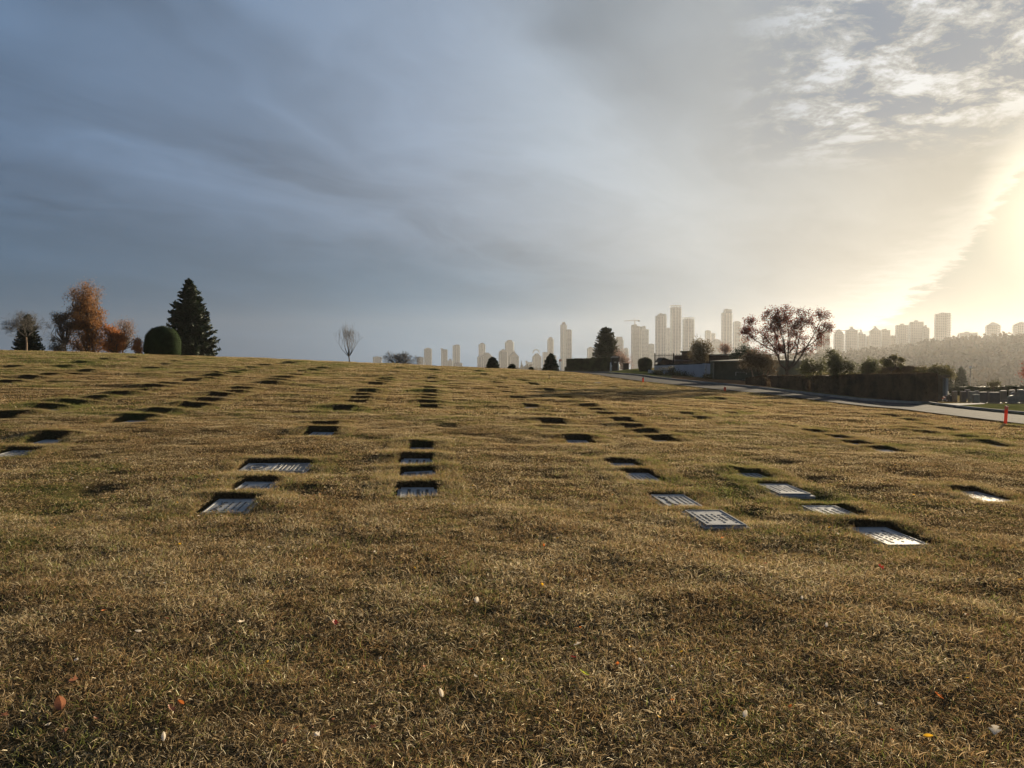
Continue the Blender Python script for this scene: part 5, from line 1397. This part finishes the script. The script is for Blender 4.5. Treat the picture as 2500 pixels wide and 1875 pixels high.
TW = [
 (910,932,871,N,'squat pale block left of the spreading bare bush',dict(m=0)),
 (1018,1034,872,N,'low grey block partly behind the right side of the bare bush',dict(m=1)),
 (1034,1055,851,N,'grey tower right of the spreading bare bush, above the centre row',dict(m=0,cap=(-4,4,2),balc='r')),
 (1076,1093,853,N,'left slim tower of the pair with a low block between',dict(m=0,cap=(-9,-3,2.5),balc='s')),
 (1090,1105,880,N-60,'low block between the pair of slim towers',dict(m=1,cap=(0,4,4))),
 (1104,1124,843,N,'right taller tower of the pair with a low block between',dict(m=2,cap=(-3,6,2),balc='s')),
 (1107,1129,886,N-90,'low podium at the foot of the right tower of the pair',dict(m=1)),
 (1168,1185,840,N+100,'slim tower rising behind the stepped grey block',dict(m=2,cap=(-3,4,3))),
 (1173,1203,862,N-100,'stepped grey block in front of the slim tower',dict(m=1,style='stepc',steps=7)),
 (1165,1176,871,N-150,'narrow low slab left of the stepped grey block',dict(m=0)),
 (1231,1256,833,N+50,'wide tower with rounded shoulders between the twin gabled blocks',dict(m=0,style='round',balc='l',cap=(-5,6,3))),
 (1217,1239,854,N-100,'left rounded gable block of the twins',dict(m=1,style='arch',steps=5)),
 (1241,1267,858,N-120,'right pointed gable block of the twins',dict(m=1,style='gable',steps=12)),
 (1283,1301,884,N-100,'low block with a corner turret right of the church spire',dict(m=0,cap=(-9,-5,3))),
 (1299,1322,864,N-50,'block crowned by an open round arch',dict(m=1,style='stepc',steps=6)),
 (1324,1338,860,N,'narrow dull block beside the ribbed tower',dict(m=0)),
 (1335,1352,826,N,'slim tower with balconies down both sides and a domed cap',dict(m=1,style='round',balc='lr',cap=(-3,4,3))),
 (1351,1358,868,N-50,'low wing at the foot of the slim balconied tower',dict(m=1)),
 (1367,1384,792,N-300,'tall tower with a dark box on its top, left slab',dict(m=2,cap=(-3,4,6),balc='s')),
 (1380,1396,805,N-320,'right slab of the tall tower, lined with balconies',dict(m=0,balc='rc')),
 (1432,1451,850,N,'short pale tower just left of the rounded conifer',dict(m=0,cap=(-4,4,3),balc='r')),
 (1499,1522,826,N-200,'tower with a flat cap right of the rounded conifer',dict(m=1,style='round',cap=(-7,8,4))),
 (1522,1534,850,N-200,'low tower at the right foot of the flat capped one',dict(m=1,style='round')),
 (1540,1562,793,N-400,'tall plain tower under the left crane',dict(m=1,style='stepr',steps=3,rot=.3,balc='')),
 (1560,1584,797,N-400,'tower attached right of the plain one under the crane',dict(m=0,style='stepr',steps=7,balc='s')),
 (1583,1597,840,N-420,'lower wing right of the tower pair under the crane',dict(m=0)),
 (1598,1627,766,N-500,'tall glass tower with a stepped top, left of the tallest one',dict(m=2,style='stepl',steps=4,balc='r',rot=.3,crown=None)),
 (1626,1637,801,N-300,'thin balconied tower squeezed left of the tallest one',dict(m=0,balc='s')),
 (1634,1663,750,N-500,'tallest tower, with an open frame on its top',dict(m=2,balc='r',crown=4,rot=.3)),
 (1664,1695,779,N-500,'glass tower with an open top right of the tallest one',dict(m=2,balc='r',crown=3,rot=.3)),
 (1695,1722,826,N-300,'low domed block right of the open topped glass tower',dict(m=0,style='stepc',steps=8)),
 (1720,1735,808,N-150,'pale slim tower amid the low blocks',dict(m=0,cap=(-4,3,2))),
 (1732,1746,814,N-100,'pale sunlit tower directly right of the slim pale one',dict(m=0,balc='r')),
 (1733,1765,829,N-350,'broad stepped low block left of the second tallest tower',dict(m=1,style='stepc',steps=6)),
 (1759,1787,755,N-500,'tall tower with a stepped left shoulder, left of the red leaved tree',dict(m=2,style='stepl',steps=8,balc='r',rot=.3)),
 (1788,1808,786,N-450,'sunlit tower behind the tall stepped one',dict(m=0,balc='r',cap=(-5,6,2))),
 (1803,1827,821,N-400,'low flat block left of the red leaved tree',dict(m=1)),
 (1992,2007,811,1500,'low block seen at the right edge of the red leaved tree',dict(m=3)),
 (2006,2025,807,1480,'tower just right of the red leaved tree',dict(m=3,cap=(-3,5,2))),
 (2034,2060,806,1450,'stepped tower left of the first pointed one',dict(m=3,style='stepc',steps=9,balc='r')),
 (2063,2092,799,1450,'first pointed gable tower, under the right crane',dict(m=3,style='gable',steps=9,deep=.8)),
 (2094,2112,816,1450,'tower with a small cap under the jib of the right crane',dict(m=3,cap=(-7,2,5))),
 (2114,2123,821,1450,'low wing left of the second pointed tower',dict(m=3)),
 (2122,2148,798,1440,'second pointed gable tower, right of the crane',dict(m=3,style='gable',steps=9)),
 (2149,2172,804,1440,'stepped block joined right of the second pointed tower',dict(m=3,style='stepr',steps=2,balc='r')),
 (2171,2185,820,1440,'low wing right of the stepped block',dict(m=3)),
 (2185,2217,793.5,1400,'tower with a small cap and balconies, left of the broad one',dict(m=3,cap=(-5,4,4),balc='rl')),
 (2219,2252,785.5,1400,'broad tower with a central cap',dict(m=3,cap=(-5,3,4),balc='')),
 (2251,2267,795,1395,'balconied wing stepping down right of the broad tower',dict(m=3,style='stepr',steps=5,balc='r')),
 (2280,2318,764,1400,'tall plain square tower standing alone at the right',dict(m=3,style='stepl',steps=1.5,balc='r',deep=.7)),
 (2340,2383,812,1400,'low wide building on the wooded ridge right of the square tower',dict(m=3,cap=(-8,2,3))),
 (2405,2440,788,1400,'tower with a curved roof above the wooded ridge',dict(m=3,style='arch',steps=6,balc='r')),
 (2472,2512,787,1400,'balconied tower cut by the right edge of the picture',dict(m=3,style='stepc',steps=5,balc='l')),
]
for (a, b_, tp, dpt, lab, kw) in TW: tower(a, b_, tp, dpt, lab, **kw)
# crown ring on the arched block
o = W(1309, N - 60, 862); t = thing('roof_arch', o, 'open round arch standing on a grey block', 'roof arch', rz=-YAW)
MB().tube([(7.5 * N / FPX * math.cos(a), 0, 8 * N / FPX * math.sin(a)) for a in np.linspace(0, PI, 13)], [1.5] * 13, 5).build('ring', SLAB, t)
# church
p = W(1273, 1500); p.z -= 4; H = (EYE + (HORIZ - 880) / FPX * 1500) - p.z; k = 1500 / FPX
t = thing('church', p, 'dark distant church with a pointed spire', 'church', rz=-YAW)
MB().box(-2.2 * k, 2.2 * k, -3, 3, 0, H * .55).build('tower', ROOFM, t); MB().prism([(-2.4 * k, -3), (2.4 * k, -3), (2.4 * k, 3), (-2.4 * k, 3)], H * .55, H, scale=.03).build('spire', DKROOF, t)
MB().box(2.2 * k, 16 * k, -5, 5, 0, H * .38).build('nave', ROOFM, t); MB().prism_y([(2.2 * k, H * .38), (16 * k, H * .38), (15 * k, H * .5), (3 * k, H * .5)], -4, 4).build('roof', DKROOF, t)
# cranes
def crane(px, depth, jib_py, top_py, j0, j1, base, label, tilt=0):
    k = depth / FPX; p = W(px, depth); H = EYE - (jib_py - HORIZ) / FPX * depth - p.z; t = thing('tower_crane', p, label, 'crane', rz=-math.atan((px - 1250) / FPX) - YAW)
    cm = mat('crane_steel', (.25, .22, .2), .6)
    MB().box(-.9, .9, -.9, .9, 0, H).build('mast', cm, t)
    z0, z1 = H, H + tilt * k
    MB().tube([((j0 - px) * k, 0, H), (0, 0, H + .2)], [.7, .9], 4).build('jib', cm, t)
    MB().tube([(0, 0, H + .2), ((j1 - px) * k, 0, z1 + .3)], [.9, 1.2], 4).build('counter_jib', cm, t)
    MB().tube([(0, 0, H), (0, 0, H + (jib_py - top_py) * k)], [1.0, .4], 4).build('tower_peak', cm, t)
    MB().box((j1 - px) * k - 3.5, (j1 - px) * k, -1.2, 1.2, z1 - 3, z1).build('counterweight', ROOFM, t)
    ap = (0, 0, H + (jib_py - top_py) * k)
    for e in (((j0 - px) * k * .65, 0, H), ((j1 - px) * k * .9, 0, z1)): MB().tube([ap, e], [.22, .22], 3).build('tie_bar', cm, t)
crane(1549.5, 1850, 783.5, 778, 1523, 1561, 0, 'small tower crane above the plain tower, left of the glass towers', 1)
crane(2100, 1500, 806.5, 803, 2030, 2103, 0, 'tower crane with a long jib behind the pointed gable towers', 0)

# ------------------------------------------------------------------ far wood on the hill
def wood():
    rs = np.random.RandomState(4); VS = []; FS = []; n0 = 0; cols = []
    def tree(x, y, h, kind):
        nonlocal n0
        z = float(ground(x, y)) - 1
        if kind:   # conifer: ragged stacked cones
            rings = []; r = h * rs.uniform(.16, .24); nr = 7; L = 5
            for l in range(L):
                u = l / L; rr = r * (1 - u) ** .85
                for q, (f, dz) in enumerate(((1, 0), (.45, .1))):
                    for j in range(nr):
                        a = 2 * PI * (j + .3 * l) / nr; k = rr * f * rs.uniform(.72, 1.25); rings.append((x + k * math.cos(a), y + k * math.sin(a), z + h * (.1 + .9 * (u + dz)) + rs.uniform(-.03, .03) * h))
            m = len(rings) // nr
            F = [(a * nr + j, a * nr + (j + 1) % nr, (a + 1) * nr + (j + 1) % nr, (a + 1) * nr + j) for a in range(m - 1) for j in range(nr)]
            rings.append((x, y, z + h * 1.02)); tp = len(rings) - 1
            F += [((m - 1) * nr + j, (m - 1) * nr + (j + 1) % nr, tp, tp) for j in range(nr)]
            VS.append(np.array(rings)); FS.append(np.array(F) + n0); n0 += len(rings)
        else:      # broadleaf: cloud of leaf clumps
            n = 70; c = rs.normal(size=(n, 3)); c /= np.linalg.norm(c, axis=1)[:, None]; c *= rs.uniform(.45, 1, n)[:, None] * np.array([h * .36, h * .36, h * .42])
            c += np.array([x, y, z + h * .58]); V, F = leaf_quads(c, h * .12 * rs.uniform(.6, 1.3, n), rs); VS.append(V); FS.append(F + n0); n0 += len(V)
        cols.append((n0, kind))
    cnt = 0
    while cnt < 2600:
        d = rs.uniform(330, 1180) ; px = rs.uniform(1750, 3050)
        p = W(px, d); az = px
        if d > 1150 and px > 2900: continue
        if px < 1990 and d < 700: continue
        h = rs.uniform(9, 17) * (1.1 if px > 2250 else .95)
        tree(p.x, p.y, h, rs.uniform() < .5); cnt += 1
    for px in np.arange(2185, 2700, 2.6):      # ragged ridge line
        p = W(px + rs.uniform(-2, 2), 1120 + rs.uniform(-15, 25)); tree(p.x, p.y, rs.uniform(7, 13), rs.uniform() < .75)
    for px in np.arange(1150, 1330, 3.0):      # low band of trees at the foot of the middle towers
        p = W(px + rs.uniform(-2, 2), 1450 + rs.uniform(-40, 40)); tree(p.x, p.y, rs.uniform(8, 14) * (1.25 if 1270 < px < 1300 else .8), rs.uniform() < .3)
    V = np.concatenate(VS); F = []
    for f in FS: F.append(f if f.shape[1] == 4 else np.c_[f, f[:, 2]])
    me = np_mesh('wood', V, np.concatenate(F))
    tag(link('far_woodland', me, None, mat('far_wood_leaves', (0.06, 0.05, 0.026), 1.0, 0, .012, col2=(0.12, 0.08, 0.042), trans=.15, spec=0.0)), 'hazy mixed wood covering the far hill', kind='stuff')
wood()

# ------------------------------------------------------------------ the air
hz = MB().box(-2520, 2520, -2520, 2520, -32, 152).build('haze', [])
hm = bpy.data.materials.new('haze_air'); hm.use_nodes = True; t = NT(hm.node_tree); t.n.remove(t.n['Principled BSDF'])
pv = t.add('ShaderNodeVolumePrincipled'); pv.inputs['Color'].default_value = (.55, .55, .56, 1); pv.inputs['Density'].default_value = HAZE; pv.inputs['Anisotropy'].default_value = .55
t.l.new(pv.outputs[0], t.n['Material Output'].inputs['Volume']); hz.data.materials.append(hm)
tag(hz, 'thin bright haze filling the air', kind='stuff')
